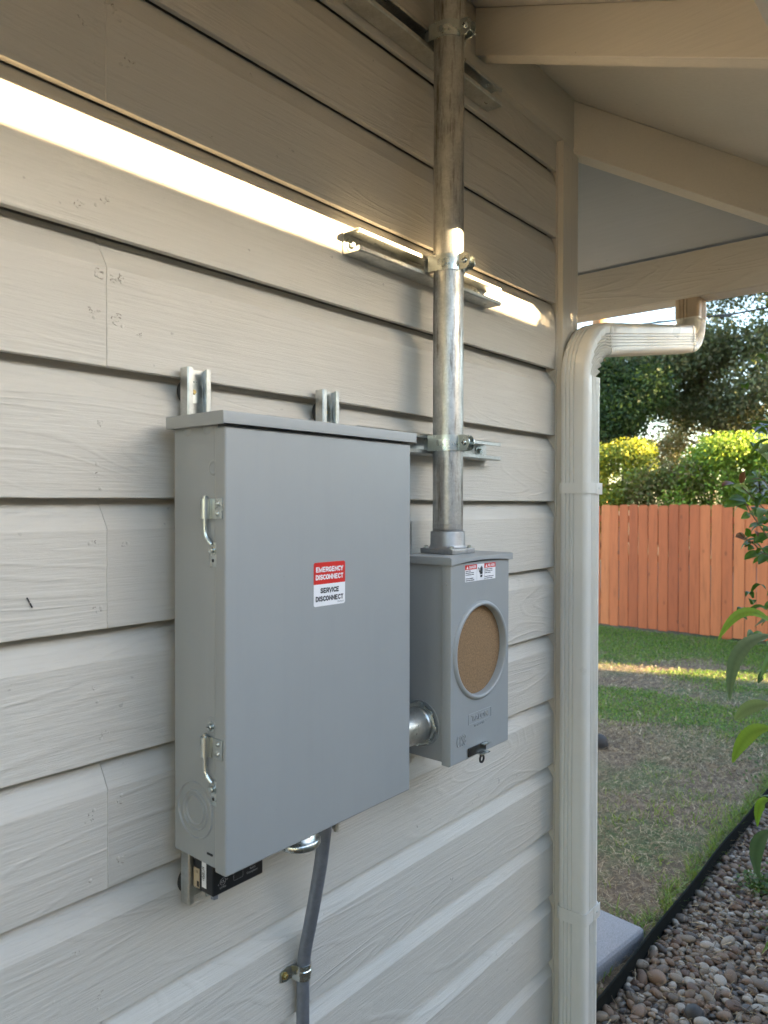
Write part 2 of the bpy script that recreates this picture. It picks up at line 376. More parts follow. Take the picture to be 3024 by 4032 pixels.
def nail(k, i, x, dz, r=.0024):
    o = MB().lathe((x, 0, LAP0+EXP*k+dz), (0, -1, 0), [(0, .0006), (r*.6, .0006), (r, .0003), (r*1.1, -.0005), (r*1.5, -.0007)], 12).build('nail_head', M_siding, boards[(k, i)], smooth=60)
for k, i, lst in ((3, 1, ((.500, .10), (.497, .045))), (3, 2, ((.535, .118), (.536, .06))), (2, 1, ((.515, .048), (.500, .035))), (1, 1, ((.500, .118), (.497, .062))), (1, 2, ((.537, .117), (.538, .058))),
                  (0, 1, ((.505, .10), (.505, .012), (.5, .045))), (-1, 1, ((.490, .115), (.506, .03))), (-1, 2, ((.545, .113),)), (-2, 1, ((.505, .03), (.5, .08))), (-3, 1, ((.49, .02), (.495, .112))), (-3, 2, ((.53, .035), (.535, .12))), (-4, 1, ((.44, .06), (.5, .02))),
                  (4, 1, ((.92, .06), (1.33, .08))), (2, 1, ((1.33, .02),)), (-3, 2, ((1.33, .05),)), (-4, 1, ((1.2, .03),)), (-5, 2, ((1.32, .05),))):
    for x, dz in lst: nail(k, i, x, dz)
M_crack = plain('torn_fibre', (.37, .34, .29), .9, 0, 200, .4, .0005)
def blemish(k, i, x, dz, size, n, seed):
    r_ = random.Random(seed); mb = MB(); mc = MB(); z = LAP0+EXP*k+dz
    for q in range(n):
        a = r_.uniform(0, 6.3); rr_ = size*r_.random()**.6; cx_, cz_ = x+rr_*math.cos(a), z+rr_*.7*math.sin(a); a2 = r_.uniform(0, 6.3); rad = r_.uniform(.0022, .0045)
        P_ = [(cx_+rad*math.cos(a2+u*.5), -.0000-.0004*r_.random(), cz_+rad*.7*math.sin(a2+u*.5)) for u in range(r_.randint(2, 5))]
        (mb if q % 4 else mc).tube(P_, [r_.uniform(.0003, .0009) for _ in P_], 6)
    o = mb.build('rough_patch', M_siding, boards[(k, i)], smooth=80); mc.build('torn_fibre', M_crack, boards[(k, i)], smooth=80) if n else None
for q, (k, i, x, dz, size, n) in enumerate(((1, 1, .505, .122, .008, 12), (1, 2, .529, .120, .010, 14), (1, 1, .497, .070, .007, 10), (1, 2, .528, .066, .010, 14), (1, 2, .565, .052, .006, 5), (3, 2, .522, .128, .008, 8), (3, 1, .485, .092, .010, 8), (3, 2, .548, .070, .012, 9), (2, 1, .513, .046, .006, 5), (2, 1, .480, .030, .007, 6),
        (0, 1, .506, .100, .006, 6), (0, 1, .50, .030, .005, 4), (-1, 1, .497, .117, .005, 4), (-1, 2, .537, .112, .006, 4), (-1, 1, .500, .026, .006, 5), (-2, 1, .507, .035, .006, 5), (-2, 1, .497, .10, .005, 3), (-3, 1, .488, .105, .008, 7), (-3, 2, .531, .112, .005, 4), (-3, 2, .533, .030, .007, 6), (-4, 1, .47, .11, .008, 6), (-4, 1, .50, .035, .010, 7), (3, 2, .68, .02, .006, 4), (5, 1, 1.1, .05, .01, 4))):
    blemish(k, i, x, dz, size, n, 500+q)
MB().tube([(.408, -.0012, 1.6335), (.4105, -.0016, 1.6285), (.4110, -.0012, 1.6270)], .0008, 6).tube([(.4118, -.0012, 1.6262), (.4145, -.0016, 1.6205)], .0009, 6).build('dark_mark', M_ink, boards[(-1, 1)])
# caulked vertical seams at the butt joints
for k in (3, 1, -1, -3, -5):
    z0 = LAP0+EXP*k; pts = [(.515+random.uniform(-.0006, .0006), -.0002, z0+.002+j*(EXP-.046)/9) for j in range(10)]
    MB().tube(pts, [random.uniform(.0004, .0009) for _ in pts], 6).build('caulk_seam', M_siding, boards[(k, 1)], smooth=80)
# corner board, caulk along it
MB().box((XC, -.019, .15), (XC+.089, .03, 2.73), .0015).build('corner_board', M_trim, house)
MB().box((XC+.070, .031, .15), (XC+.089, .11, 2.73), .0015).build('corner_board', M_trim, house)
cp = [(XC-.001, -.001+.0008*math.sin(j*1.7), .2+j*2.5/70) for j in range(71)]
MB().tube(cp, [.0022+.0009*abs(math.sin(j*2.1)) for j in range(71)], 6).build('caulk_seam', M_trim, house, smooth=80)
# far side wall boards
for k in range(-9, 6):
    z0 = LAP0+EXP*k; MB().prism([(XC+.086-uu, z0+vv) for uu, vv in ((0, 0), (.02, 0), (.024, EXP), (.012, EXP), (0, EXP-.04))], 'y', .112, 6, 8).build('siding_board', M_fasY, house)
# frieze boards: run from 2.712 up to the roof deck
SL = .397; DK = 2.848; OV = .66
MB().box((-4, -.020, 2.712), (XC+.109, .03, 2.853), .001).build('frieze_board', M_trimX, house)
MB().box((XC+.089, .031, 2.712), (XC+.108, 6, 2.85), .001).build('frieze_board', M_fasY, house)
XE = XC+.089+OV-.03       # inner face of the far fascia
YE = -OV                  # inner face of the near fascia
# roof deck undersides (two slopes meeting at the hip), boards with depth
def deckz(d): return DK-SL*d
MBd = MB()
def slab(quad, th, mb):
    lo = [mb.bm.verts.new(q) for q in quad]; hi = [mb.bm.verts.new((q[0], q[1], q[2]+th)) for q in quad]
    mb.bm.faces.new(lo); mb.bm.faces.new(hi[::-1])
    for i in range(4): mb.bm.faces.new((lo[i], lo[(i+1) % 4], hi[(i+1) % 4], hi[i]))
    return mb
H0 = (XC+.089, 0); 
E1 = (XC+.089+OV, -OV)
slab([(-4, -OV, deckz(OV)), (E1[0], E1[1], deckz(OV)), (H0[0]-1.2, 1.2, deckz(-1.2)), (-4, 1.2, deckz(-1.2))], .012, MB()).build('roof_deck', M_deck, house, smooth=0)
slab([(E1[0]+.0, E1[1], deckz(OV)), (E1[0], 6, deckz(OV)), (H0[0]-1.2, 6, deckz(-1.2)), (H0[0]-1.2, 1.2, deckz(-1.2))], .012, MB()).build('roof_deck', M_deck_skylit, house, smooth=0)
slab([(-4, -OV-.05, deckz(OV+.05)+.016), (E1[0]+.05, E1[1]-.05, deckz(OV+.05)+.016), (H0[0]-1.2, 1.2, deckz(-1.2)+.016), (-4, 1.2, deckz(-1.2)+.016)], .01, MB()).build('shingle_slope', M_shingle, house, smooth=0)
slab([(E1[0]+.05, E1[1]-.05, deckz(OV+.05)+.016), (E1[0]+.05, 6, deckz(OV+.05)+.016), (H0[0]-1.2, 6, deckz(-1.2)+.016), (H0[0]-1.2, 1.2, deckz(-1.2)+.016)], .01, MB()).build('shingle_slope', M_shingle, house, smooth=0)
def member(x0, y0, x1, y1, th, depth, name, mat, za, zb, nseg=1):
    """sloping rafter from (x0,y0) to (x1,y1); top z za..zb, depth below"""
    d = Vector((x1-x0, y1-y0, 0)).normalized(); s_ = Vector((-d.y, d.x, 0))*th/2; mb = MB()
    A = [Vector((x0, y0, za))+s_, Vector((x0, y0, za))-s_]; B = [Vector((x1, y1, zb))+s_, Vector((x1, y1, zb))-s_]; dz = Vector((0, 0, -depth))
    vs = [mb.bm.verts.new(q) for q in (A[0], A[1], B[1], B[0], A[0]+dz, A[1]+dz, B[1]+dz, B[0]+dz)]
    for q in ((0, 1, 2, 3), (7, 6, 5, 4), (0, 4, 5, 1), (1, 5, 6, 2), (2, 6, 7, 3), (3, 7, 4, 0)): mb.bm.faces.new([vs[i] for i in q])
    es = list(mb.bm.edges); bmesh.ops.bevel(mb.bm, geom=es, offset=.0015, segments=1, affect='EDGES')
    return mb.build(name, mat, house, smooth=20)
for xr in (-2.27, -1.66, -1.05, -.44, .17, .78, 1.393):
    member(xr+.0, -.0205, xr+.0, YE, .040, .104, 'rafter', M_trimY, deckz(.0205)-.001, deckz(OV)-.001)
for yr in (.6, 1.2, 1.8, 2.4):
    member(XC+.109, yr, XE, yr, .040, .138, 'rafter', M_trimX, deckz(.02)-.001, deckz(OV-.03)-.001)
member(XC+.045, .022, XE, -OV+.025, .040, .140, 'hip_rafter', M_trimY, deckz(-.02)-.006, deckz(OV-.03)-.006)
# fascias and gutters
FB = 2.412
MB().box((-4, YE-.022, FB+.002), (XE+.022, YE, deckz(OV)-.002), .0015).build('fascia_board', M_trimX, house)
MB().box((XE, YE+.001, FB+.024), (XE+.022, 6, deckz(OV)-.002), .0015).build('fascia_board', M_fasY, house)
gp = [(0, 0), (.085, 0), (.092, .012), (.092, .04), (.118, .085), (.122, .105), (.112, .108), (.110, .100), (.088, .045), (.086, .006), (.003, .004), (.003, .11), (0, .11)]
MB().prism([(YE-.0235-u, FB+.033+vv) for u, vv in gp], 'x', -4, XE+.12, 1).build('gutter', M_gut, house, smooth=30)
MB().prism([(XE+.0235+u, FB+.026+vv) for u, vv in gp], 'y', YE-.14, 6, 1).build('gutter', M_gut, house, smooth=30)

# ------------------------------------------------------------------ downspout
def rrect(hx, hy, r, n=5):
    pts = []
    for cx, cy, a0 in ((hx-r, hy-r, 0), (-hx+r, hy-r, 90), (-hx+r, -hy+r, 180), (hx-r, -hy+r, 270)):
        for i in range(n+1):
            a = R(a0+90*i/n); pts.append((cx+r*math.cos(a), cy+r*math.sin(a)))
    return pts
def ds_profile(hx, hy):
    r = .014; P = []
    def groove_line(p0, p1, gs, gw=.0026, gd=.0030):
        L = math.hypot(p1[0]-p0[0], p1[1]-p0[1]); dx, dy = (p1[0]-p0[0])/L, (p1[1]-p0[1])/L; nx, ny = -dy, dx; out = [p0]
        for g in gs:
            for o, dd in ((-gw, 0), (-gw*.4, gd), (gw*.4, gd), (gw, 0)):
                s_ = g*L+o; out.append((p0[0]+dx*s_+nx*dd, p0[1]+dy*s_+ny*dd))
        out.append(p1); return out
    def corner(cx, cy, a0):
        return [(cx+r*math.cos(R(a0+90*i/5)), cy+r*math.sin(R(a0+90*i/5))) for i in range(1, 5)]
    a, b = hx-r, hy-r      # counter-clockwise; inside is to the left
    P += groove_line((hx, -b), (hx, b), (.2, .5, .8)); P += corner(a, b, 0)
    P += groove_line((a, hy), (-a, hy), (.2, .5, .8)); P += corner(-a, b, 90)
    P += groove_line((-hx, b), (-hx, -b), (.12, .34, .56)); P += corner(-a, -b, 180)
    P += groove_line((-a, -hy), (a, -hy), (.30, .44, .58, .72, .86)); P += corner(a, -b, 270)
    return P
DX, DY, DHX, DHY = 1.8195, -.061, .0440, .0385
down = thing('downspout', 'beige grooved metal downspout bending from the eave to the house corner', 'downspout', (DX, DY, 0))
def sweep(pts, prof, name, mat, parent, crimp=None, scale=1.0):
    """pts lie in a near-vertical plane; profile x is in-plane (perpendicular to the path), profile y is along world Y"""
    pts = [Vector(q) for q in pts]; mb = MB(); rings = []
    for i, q in enumerate(pts):
        d = (pts[min(i+1, len(pts)-1)]-pts[max(i-1, 0)]).normalized()
        yy = Vector((0, 1, 0)); yy = (yy-d*yy.dot(d)).normalized(); xx = yy.cross(d)
        ring = []
        for k, (u, vv) in enumerate(prof):
            s_ = scale
            if crimp: u, vv = crimp(i, u, vv)
            ring.append(mb.bm.verts.new(q+xx*u*s_+yy*vv*s_))
        rings.append(ring)
    m_ = len(prof)
    for i in range(len(rings)-1):
        for k in range(m_): mb.bm.faces.new((rings[i][k], rings[i][(k+1) % m_], rings[i+1][(k+1) % m_], rings[i+1][k]))
    for rr_ in (rings[0], rings[-1]): mb.bm.faces.new(rr_)
    return mb.build(name, mat, parent, smooth=42)
PR = ds_profile(DHX, DHY)
sweep([(DX, DY, .02), (DX, DY, 1.0), (DX, DY, 2.075)], PR, 'pipe_section', M_down, down)
def arc(c, r, a0, a1, n, y0, y1):
    return [Vector((c[0]+r*math.cos(R(a0+(a1-a0)*i/n)), y0+(y1-y0)*i/n, c[1]+r*math.sin(R(a0+(a1-a0)*i/n)))) for i in range(n+1)]
TL = math.degrees(math.atan2(.085, .51))
# lower elbow: vertical -> outwards
rE = .115; cE = (DX+rE, 2.082)
a_end = 90+TL
A = arc(cE, rE, 180, a_end, 56, DY, -.066)
elb = [(DX, DY, 2.035)]+[tuple(q) for q in A]+[tuple(A[-1]+Vector((.035, -.004, .035*math.tan(R(TL)))))]
def crimp1(i, u, vv):
    # saw-tooth pleats on the inside (+u) and on the front face of the bend
    if 2 <= i <= 56:
        ph = ((i-2) % 9)/9.0; s_ = (1-ph)
        inner = max(0, (u+DHX*.85)/(DHX*1.85)); front = 1.0 if abs(vv) > DHY-.010 else .7
        u = u-inner*.0100*s_; 
        if vv < 0: vv = vv+.0110*s_*min(1, inner*1.25)*front
        else: vv = vv-.0075*s_*min(1, inner*1.25)*front
        if u < -DHX+.01: u += .0007*s_
    return u, vv
PRi = [(x*1.018, y*1.02) for x, y in PR]
sweep(elb, PRi, 'elbow', M_down, down, crimp1)
p0 = Vector(elb[-1]); XO = XE+.022+.045; p1 = Vector((XO-.07, -.098, p0.z+(XO-.07-p0.x)*math.tan(R(TL))))
sweep([p0-Vector((.03, -.002, .005)), p0.lerp(p1, .5), p1], [(x, y) for x, y in PR], 'offset_section', M_down, down)
# upper elbow: outwards -> vertical up into the gutter
rU = .075; cu_ = (p1.x+rU*math.sin(R(TL))*-1, p1.z+rU*math.cos(R(TL)))
U = arc(cu_, rU, -90+TL, 0, 40, -.098, -.100)
def crimp2(i, u, vv):
    if 2 <= i <= 40:
        ph = ((i-2) % 6)/6.0; s_ = (1-ph); inner = max(0, (-u+DHX*.85)/(DHX*1.85)); front = 1.0 if abs(vv) > DHY-.010 else .7
        u = u+inner*.008*s_; vv += (.007 if vv < 0 else -.007)*s_*min(1, inner*1.25)*front
    return u, vv
M_outlet = paint_mat('weathered_outlet', (.47, .38, .28), .5, .0003, .35)
elb2 = [tuple(p1+Vector((-.02, 0, -.02*math.tan(R(TL)))))]+[tuple(q) for q in U]+[(U[-1].x, -.1, FB+.033)]
sweep(elb2, PRi, 'elbow', M_down, down, crimp2)
sweep([(U[-1].x, -.1, U[-1].z+.004), (U[-1].x, -.1, FB+.032)], [(x*1.05, y*1.05) for x, y in PR], 'outlet_sleeve', M_outlet, down)
def dstrap(z, h, tilt):
    P_ = rrect(DHX+.0030, DHY+.0030, .016); P2 = rrect(DHX+.0010, DHY+.0010, .014); mb = MB(); R_ = []
    for zz in (z-h/2, z+h/2): R_.append([mb.bm.verts.new((DX+x, DY+y, zz)) for x, y in P_])
    for zz in (z+h/2, z-h/2): R_.append([mb.bm.verts.new((DX+x, DY+y, zz)) for x, y in P2])
    for i in range(4):
        for k in range(len(P_)): mb.bm.faces.new((R_[i][k], R_[i][(k+1) % len(P_)], R_[(i+1) % 4][(k+1) % len(P_)], R_[(i+1) % 4][k]))
    o = mb.build('strap', M_down, down, smooth=40)
    MB().box((DX+.006, DY-DHY-.0040, z-h/2-.002), (DX+DHX+.0005, DY-DHY-.0024, z+h/2), .0004).build('strap_tab', M_down, o)
    MB().lathe((DX+.024, DY-DHY-.004, z), (0, -1, 0), [(0, .0014), (.0026, .0012), (.0034, 0)], 10).build('screw', M_zinc, o)
dstrap(1.791, .028, 0); dstrap(.672, .034, 0)

# ------------------------------------------------------------------ strut channels
def channel_profile(w_, d_, t_=.0026, lip=.0085):
    """(u across, v outwards from the wall); open side at v=d"""
    h = w_/2; r = .002
    return [(-h+r, 0), (h-r, 0), (h, r), (h, d_-r), (h-r, d_), (h-lip, d_), (h-lip-.0006, d_-.0012), (h-lip, d_-.006), (h-lip+.0022, d_-.006), (h-lip+.0022, d_-t_), (h-t_, d_-t_), (h-t_, t_),
            (-h+t_, t_), (-h+t_, d_-t_), (-h+lip-.0022, d_-t_), (-h+lip-.0022, d_-.006), (-h+lip, d_-.006), (-h+lip+.0006, d_-.0012), (-h+lip, d_), (-h+r, d_), (-h, d_-r), (-h, r)]
def strut_h(x0, x1, z0, label, sx):
    zc = z0+.0205; o = thing('strut_channel', label, 'strut channel', ((x0+x1)/2, 0, zc), 'horizontal strut channels behind the mast')
    MB().prism([(-v_-.0008, zc+u) for u, v_ in channel_profile(.041, .041)], 'x', x0, x1, 1).build('channel', M_strut, o, smooth=25)
    for x in sx:
        f = MB().lathe((x, -.0034, zc), (0, -1, 0), [(0, .0015), (.013, .0015), (.0135, 0)], 20).build('washer', M_zinc, o)
        MB().lathe((x, -.005, zc), (0, -1, 0), [(0, .0065), (.0055, .0065), (.0065, .004), (.0065, 0)], 6).build('screw', M_zinc, f, smooth=20)
    return o
strut_h(.972, 1.452, 2.649, 'topmost horizontal steel strut behind the mast, just under the eave', (1.0, 1.30))
strut_h(.972, 1.452, 2.199, 'middle horizontal steel strut behind the mast, caught in the sunlit strip', (.99, 1.405))
strut_h(.972, 1.452, 1.848, 'lowest horizontal steel strut behind the mast, half hidden by the large grey box', (1.0, 1.418))
def strut_v(xc, z0, z1, label, zs):
    y0 = -.008; o = thing('strut_channel', label, 'strut channel', (xc, y0, (z0+z1)/2), 'vertical strut channels behind the boxes')
    MB().prism([(xc+u, y0-v_) for u, v_ in channel_profile(.041, .0206, .0026, .0085)], 'z', z0, z1, 1).build('channel', M_strut, o, smooth=25)
    for z in zs:
        wd = MB().lathe((xc, y0, z), (0, 1, 0), [(.019, .0), (.021, .0025), (.021, .0065), (.019, .0078), (0, .0078)], 28).build('spacer', M_rubber, o)
        f = MB().lathe((xc, y0-.0028, z), (0, -1, 0), [(0, .0008), (.0165, .0018), (.017, 0)], 24).build('washer', M_zinc, o)
        MB().lathe((xc, y0-.0048, z), (0, -1, 0), [(0, .003), (.003, .003), (.0042, .0)], 6).build('screw', M_brass, f, smooth=20)
    return o
strut_v(.6435, 1.172, 1.945, 'vertical steel strut at the left behind the large grey box', (1.912, 1.196))
strut_v(.9155, 1.174, 1.945, 'vertical steel strut behind the right half of the large grey box', (1.908, 1.20))
strut_v(1.123, 1.24, 1.7135, 'short vertical steel strut between the two grey boxes', (1.26,))

# ------------------------------------------------------------------ mast pipe
PX, PY = 1.198, -.0745
mast = thing('service_mast', 'tall galvanised pipe rising from the small box up past the eave', 'conduit', (PX, PY, 1.705))
MB().lathe((PX, PY, 1.700), (0, 0, 1), [(.0301, 0), (.0301, 1.30), (.027, 1.30)], 48).build('pipe', M_pipe, mast, smooth=60)
th = []
for i in range(7): th += [(.0306, 1.693+i*.0028), (.0294, 1.6944+i*.0028)]
MB().lathe((PX, PY, 0), (0, 0, 1), th, 40).build('thread', M_hub, mast, smooth=20)

def strut_clamp(zc, label):
    o = thing('pipe_clamp', label, 'pipe clamp', (PX, PY-.031, zc), 'pipe clamps holding the mast')
    hw = .0155; r = .0318; tt = .0018
    for sgn, nm in ((-1, 'band'), (1, 'band')):
        line = []
        line.append((PX+sgn*(r-.004), -.036)); line.append((PX+sgn*(r-.003), -.044)); line.append((PX+sgn*(r+.002), -.050))
        for i in range(0, 13):
            a = i/12*R(74); line.append((PX+sgn*r*math.cos(a), PY-r*math.sin(a)))
        ey = line[-1][1]; ex = PX+sgn*.0085
        line += [(ex, ey-.004), (ex, ey-.014), (ex, ey-.020), (ex, ey-.0235), (ex, ey-.0255)]
        mb = MB(); prev = None
        L_ = [Vector((x, y, 0)) for x, y in line]; ring = []
        for i, q in enumerate(L_):
            d = (L_[min(i+1, len(L_)-1)]-L_[max(i-1, 0)]).normalized(); nn = Vector((-d.y, d.x, 0))*tt/2*sgn
            h_ = hw if i > 1 else hw*.72
            h_ = h_*{len(L_)-1: .25, len(L_)-2: .62, len(L_)-3: .88}.get(i, 1)
            ring.append([mb.bm.verts.new(q+nn*s1+Vector((0, 0, zc+s2*h_))) for s1, s2 in ((-1, -1), (1, -1), (1, 1), (-1, 1))])
        # rounded ear: one more ring before the end
        for i in range(len(ring)-1):
            for k in range(4): mb.bm.faces.new((ring[i][k], ring[i][(k+1) % 4], ring[i+1][(k+1) % 4], ring[i+1][k]))
        mb.bm.faces.new(ring[0]); mb.bm.faces.new(ring[-1])
        bb = mb.build('band', M_zinc, o, smooth=35)
        if sgn < 0:
            text('E2U', .0062, M_hub, bb, (PX-r-.0012, PY+.002, zc), xdir=(0, 0, -1), up=(0, -1, 0), bold=.0002)
            # face of the ear carries a screw
    ye = PY-r*math.sin(R(74))-.0135
    sc = MB().lathe((PX-.0095, ye, zc), (-1, 0, 0), [(0, .0048), (.0028, .0046), (.0052, .003), (.0060, .0006), (.0060, 0)], 18).build('screw', M_zinc, o, smooth=60)
    MB().box((PX-.0150, ye-.0032, zc-.0006), (PX-.0141, ye+.0032, zc+.0006)).build('slot', M_ink, sc); MB().box((PX-.0151, ye-.0006, zc-.0032), (PX-.0142, ye+.0006, zc+.0032)).build('slot', M_ink, sc)
    MB().cyl((PX-.009, ye, zc), (PX+.026, ye, zc), .0026, n=12).build('bolt', M_zinc, o, smooth=60)
    MB().lathe((PX+.0097, ye, zc), (1, 0, 0), [(0, 0), (.0066, 0), (.0066, .005), (.003, .005)], 4).build('nut', M_zinc, o, smooth=20)
    return o
strut_clamp(2.669, 'zinc pipe clamp at the top of the mast on the topmost strut')
strut_clamp(2.2195, 'zinc pipe clamp on the mast where the sunlit strip crosses it')
strut_clamp(1.8685, 'zinc pipe clamp low on the mast beside the lid of the large grey box')

# ------------------------------------------------------------------ large disconnect box
BX0, BX1, BZ0, BZ1 = .600, .986, 1.264, 1.852
dbox = thing('disconnect_box', 'large grey steel disconnect box with red and white emergency sticker', 'electrical box', ((BX0+BX1)/2, -.029, BZ0))
MB().box((BX0, -.127, BZ0), (BX1, -.029, BZ1+.004), .0015).build('body', M_box, dbox, smooth=40)
door = MB().box((BX0-.0018, -.1455, BZ0-.004), (BX1+.0018, -.122, BZ1-.0015), .0035, 4).build('door', M_box, dbox, smooth=50)
lid = MB().prism([(-.0255, 1.8525), (-.0255, 1.8690), (-.150, 1.8700), (-.1535, 1.8690), (-.1540, 1.8665), (-.1540, 1.8535), (-.1525, 1.8535), (-.1525, 1.8665), (-.1500, 1.8680), (-.030, 1.8670), (-.030, 1.8525)], 'x', .5895, .9925, 1)
lid.box((.5885, -.1538, 1.8522), (.5903, -.0256, 1.8695), .0006); lid.box((.9917, -.1538, 1.8522), (.9935, -.0256, 1.8695), .0006)
lid.build('lid', M_box, dbox, smooth=40)
MB().box((.692, -.118, 1.869), (.915, -.040, 1.8765), .006, 3).build('hub_plate', M_box, dbox, smooth=50)
MB().lathe((BX0, -.118, 1.797), (-1, 0, 0), [(0, -.003), (.0045, -.002), (.0075, .0012), (.010, .0003), (.0105, 0)], 24).build('dimple', M_box, dbox, smooth=70)
for z, y in ((1.851, -.105), (1.851, -.060)):
    MB().lathe((BX0+.0004, y, z), (-1, 0, 0), [(0, .0016), (.007, .0013), (.0105, 0)], 24).build('emboss', M_box, dbox, smooth=80)
def bscrew(y, z, par, r=.0062, x=BX0):
    f = MB().lathe((x, y, z), (-1, 0, 0), [(0, .0052), (r*.62, .0052), (r*.78, .0044), (r*.78, .0012), (r*1.15, .0010), (r*1.2, 0)], 18).build('screw', M_zinc, par, smooth=30)
    MB().box((x-.0056, y-r*.7, z-.0006), (x-.0048, y+r*.7, z+.0006)).build('slot', M_ink, f)
d1 = MB().lathe((BX0, -.1145, 1.453), (-1, 0, 0), [(.004, .0012), (.009, .001), (.0125, 0)], 24).build('dimple', M_box, dbox, smooth=80)
bscrew(-.1145, 1.4525, dbox, .0058, BX0-.001)
def hinge(z1):
    """z1: top of the hinge leaf"""
    lf = MB().box((BX0-.0034, -.1400, z1-.0265), (BX0-.0019, -.1175, z1), .0004).build('hinge', M_zinc, dbox)
    MB().cyl((BX0-.0058, -.1075, z1-.0265), (BX0-.0058, -.1075, z1), .0062, n=20).box((BX0-.0042, -.1175, z1-.0265), (BX0-.0026, -.1100, z1)).build('barrel', M_zinc, lf, smooth=50)
    for dz in (-.0065, -.0195): MB().lathe((BX0-.0034, -.1305, z1+dz), (-1, 0, 0), [(0, .0022), (.0026, .0018), (.0037, .0006), (.0039, 0)], 16).build('rivet', M_zinc, lf, smooth=70)
    pts = [(BX0-.0058, -.1075, z1+.004), (BX0-.0058, -.1075, z1-.028), (BX0-.0058, -.1072, z1-.040), (BX0-.0055, -.1082, z1-.048), (BX0-.0050, -.1112, z1-.0535), (BX0-.0042, -.1150, z1-.0575), (BX0-.0030, -.1175, z1-.0605)]
    MB().tube(pts, [.0030, .0030, .0030, .0030, .0029, .0028, .0025], 14).build('pin', M_zinc, lf, smooth=60)
    tab = MB().box((BX0-.0022, -.1262, z1-.0905), (BX0-.0006, -.1135, z1-.0575), .0007).build('hinge_tab', M_zinc, dbox)
    MB().lathe((BX0-.0022, -.1198, z1-.082), (-1, 0, 0), [(0, .0002), (.0024, .0002), (.0024, 0)], 14).build('hole', M_ink, tab)
    f = MB().lathe((BX0-.0022, -.1195, z1-.068), (-1, 0, 0), [(0, .0052), (.0036, .0052), (.0045, .0044), (.0045, .0012), (.0068, .0010), (.0070, 0)], 18).build('screw', M_zinc, tab, smooth=30)
hinge(1.7560); hinge(1.4390)
for r_ in (.038, .0265, .0195):
    MB().lathe((BX0-.0001, -.0775, 1.331), (-1, 0, 0), [(r_-.0014, -.0004), (r_-.0004, .0024), (r_+.0004, .0024), (r_+.0014, -.0004)], 48).build('knockout_ring', M_box, dbox, smooth=80)
MB().box((BX0-.0012, -.116, 1.2785), (BX0+.001, -.104, 1.2812), .0006).build('drain_slot', M_ink, dbox)
for x, y in ((.955, -.10),):
    MB().lathe((x, y, BZ0), (0, 0, -1), [(0, .010), (.004, .010), (.006, .004), (.006, 0)], 12).build('screw', M_hub, dbox)
# sticker on the door
yd = -.1456
st = MB()
def rr_sheet(x0, x1, z0, z1, y, r, corners, mb):
    pts = []
    for cx, cz, a0, on in ((x1-r, z1-r, 0, corners[1]), (x0+r, z1-r, 90, corners[0]), (x0+r, z0+r, 180, corners[3]), (x1-r, z0+r, 270, corners[2])):
        if on:
            for i in range(6): a = R(a0+90*i/5); pts.append((cx+r*math.cos(a), cz+r*math.sin(a)))
        else:
            sx_, sz_ = {0: (1, 1), 90: (-1, 1), 180: (-1, -1), 270: (1, -1)}[a0]; pts.append((cx+sx_*r, cz+sz_*r))
    mb.prism(pts, 'y', y, y-.0003) if False else None
    a_ = [mb.bm.verts.new((x, y, z)) for x, z in pts]; b2 = [mb.bm.verts.new((x, y-.00035, z)) for x, z in pts]
    mb.bm.faces.new(b2); mb.bm.faces.new(a_[::-1])
    for i in range(len(pts)): mb.bm.faces.new((a_[i], a_[(i+1) % len(pts)], b2[(i+1) % len(pts)], b2[i]))
    return mb
SX0, SX1, SZ0, SZ1 = .7580, .8248, 1.5975, 1.6625
sti = rr_sheet(SX0, SX1, SZ0, 1.6301, yd, .0035, (0, 0, 1, 1), MB()).build('warning_sticker', M_white, dbox, smooth=0, label='red and white emergency disconnect sticker')
rr_sheet(SX0, SX1, 1.6301, SZ1, yd, .0035, (1, 1, 0, 0), MB()).build('red_field', M_red, sti, smooth=0)
cx = (SX0+SX1)/2
for s_, z, mm, ww in (('EMERGENCY', 1.6518, M_white, 1), ('DISCONNECT', 1.6405, M_white, 1), ('SERVICE', 1.6205, M_ink, 1), ('DISCONNECT', 1.6085, M_ink, 1)):
    strokes(s_, .0075, mm, sti, cx, z, yd-.0006, 1.185, .225)
text('EMSD026160', .0028, M_greyink, sti, (SX1-.010, yd-.0005, 1.6012), sx=.9)

# ------------------------------------------------------------------ meter socket box
MX0, MX1, MZ0, MZ1 = 1.097, 1.302, 1.270, 1.645
mbx = thing('meter_box', 'small grey meter box with round opening covered by brown cardboard', 'electrical box', (1.2, -.029, MZ0))
MB().box((MX0+.004, -.134, MZ0+.004), (MX1-.004, -.029, 1.643), .0015).build('body', M_box, mbx, smooth=40)
YF = -.1525; ring_c = (1.1985, 1.4700); ri, ro = .0850, .0945
mb = MB(); n_ = 64; bm = mb.bm
circ = []; sq = []; back = []
zt = 1.6405
for k in range(n_):
    a = 2*math.pi*k/n_; c0, s0 = math.cos(a), math.sin(a)
    circ.append(bm.verts.new((ring_c[0]+ri*1.03*c0, YF, ring_c[1]+ri*1.03*s0)))
    # rectangle point in direction a
    tx = (MX1-ring_c[0] if c0 > 0 else ring_c[0]-MX0)/max(abs(c0), 1e-6); tz = (zt-ring_c[1] if s0 > 0 else ring_c[1]-MZ0)/max(abs(s0), 1e-6); tt = min(tx, tz)
    sq.append((ring_c[0]+tt*c0, ring_c[1]+tt*s0))
for cx_, cz_ in ((MX0, MZ0), (MX1, MZ0), (MX1, zt), (MX0, zt)):
    j = min(range(n_), key=lambda i: (sq[i][0]-cx_)**2+(sq[i][1]-cz_)**2); sq[j] = (cx_, cz_)
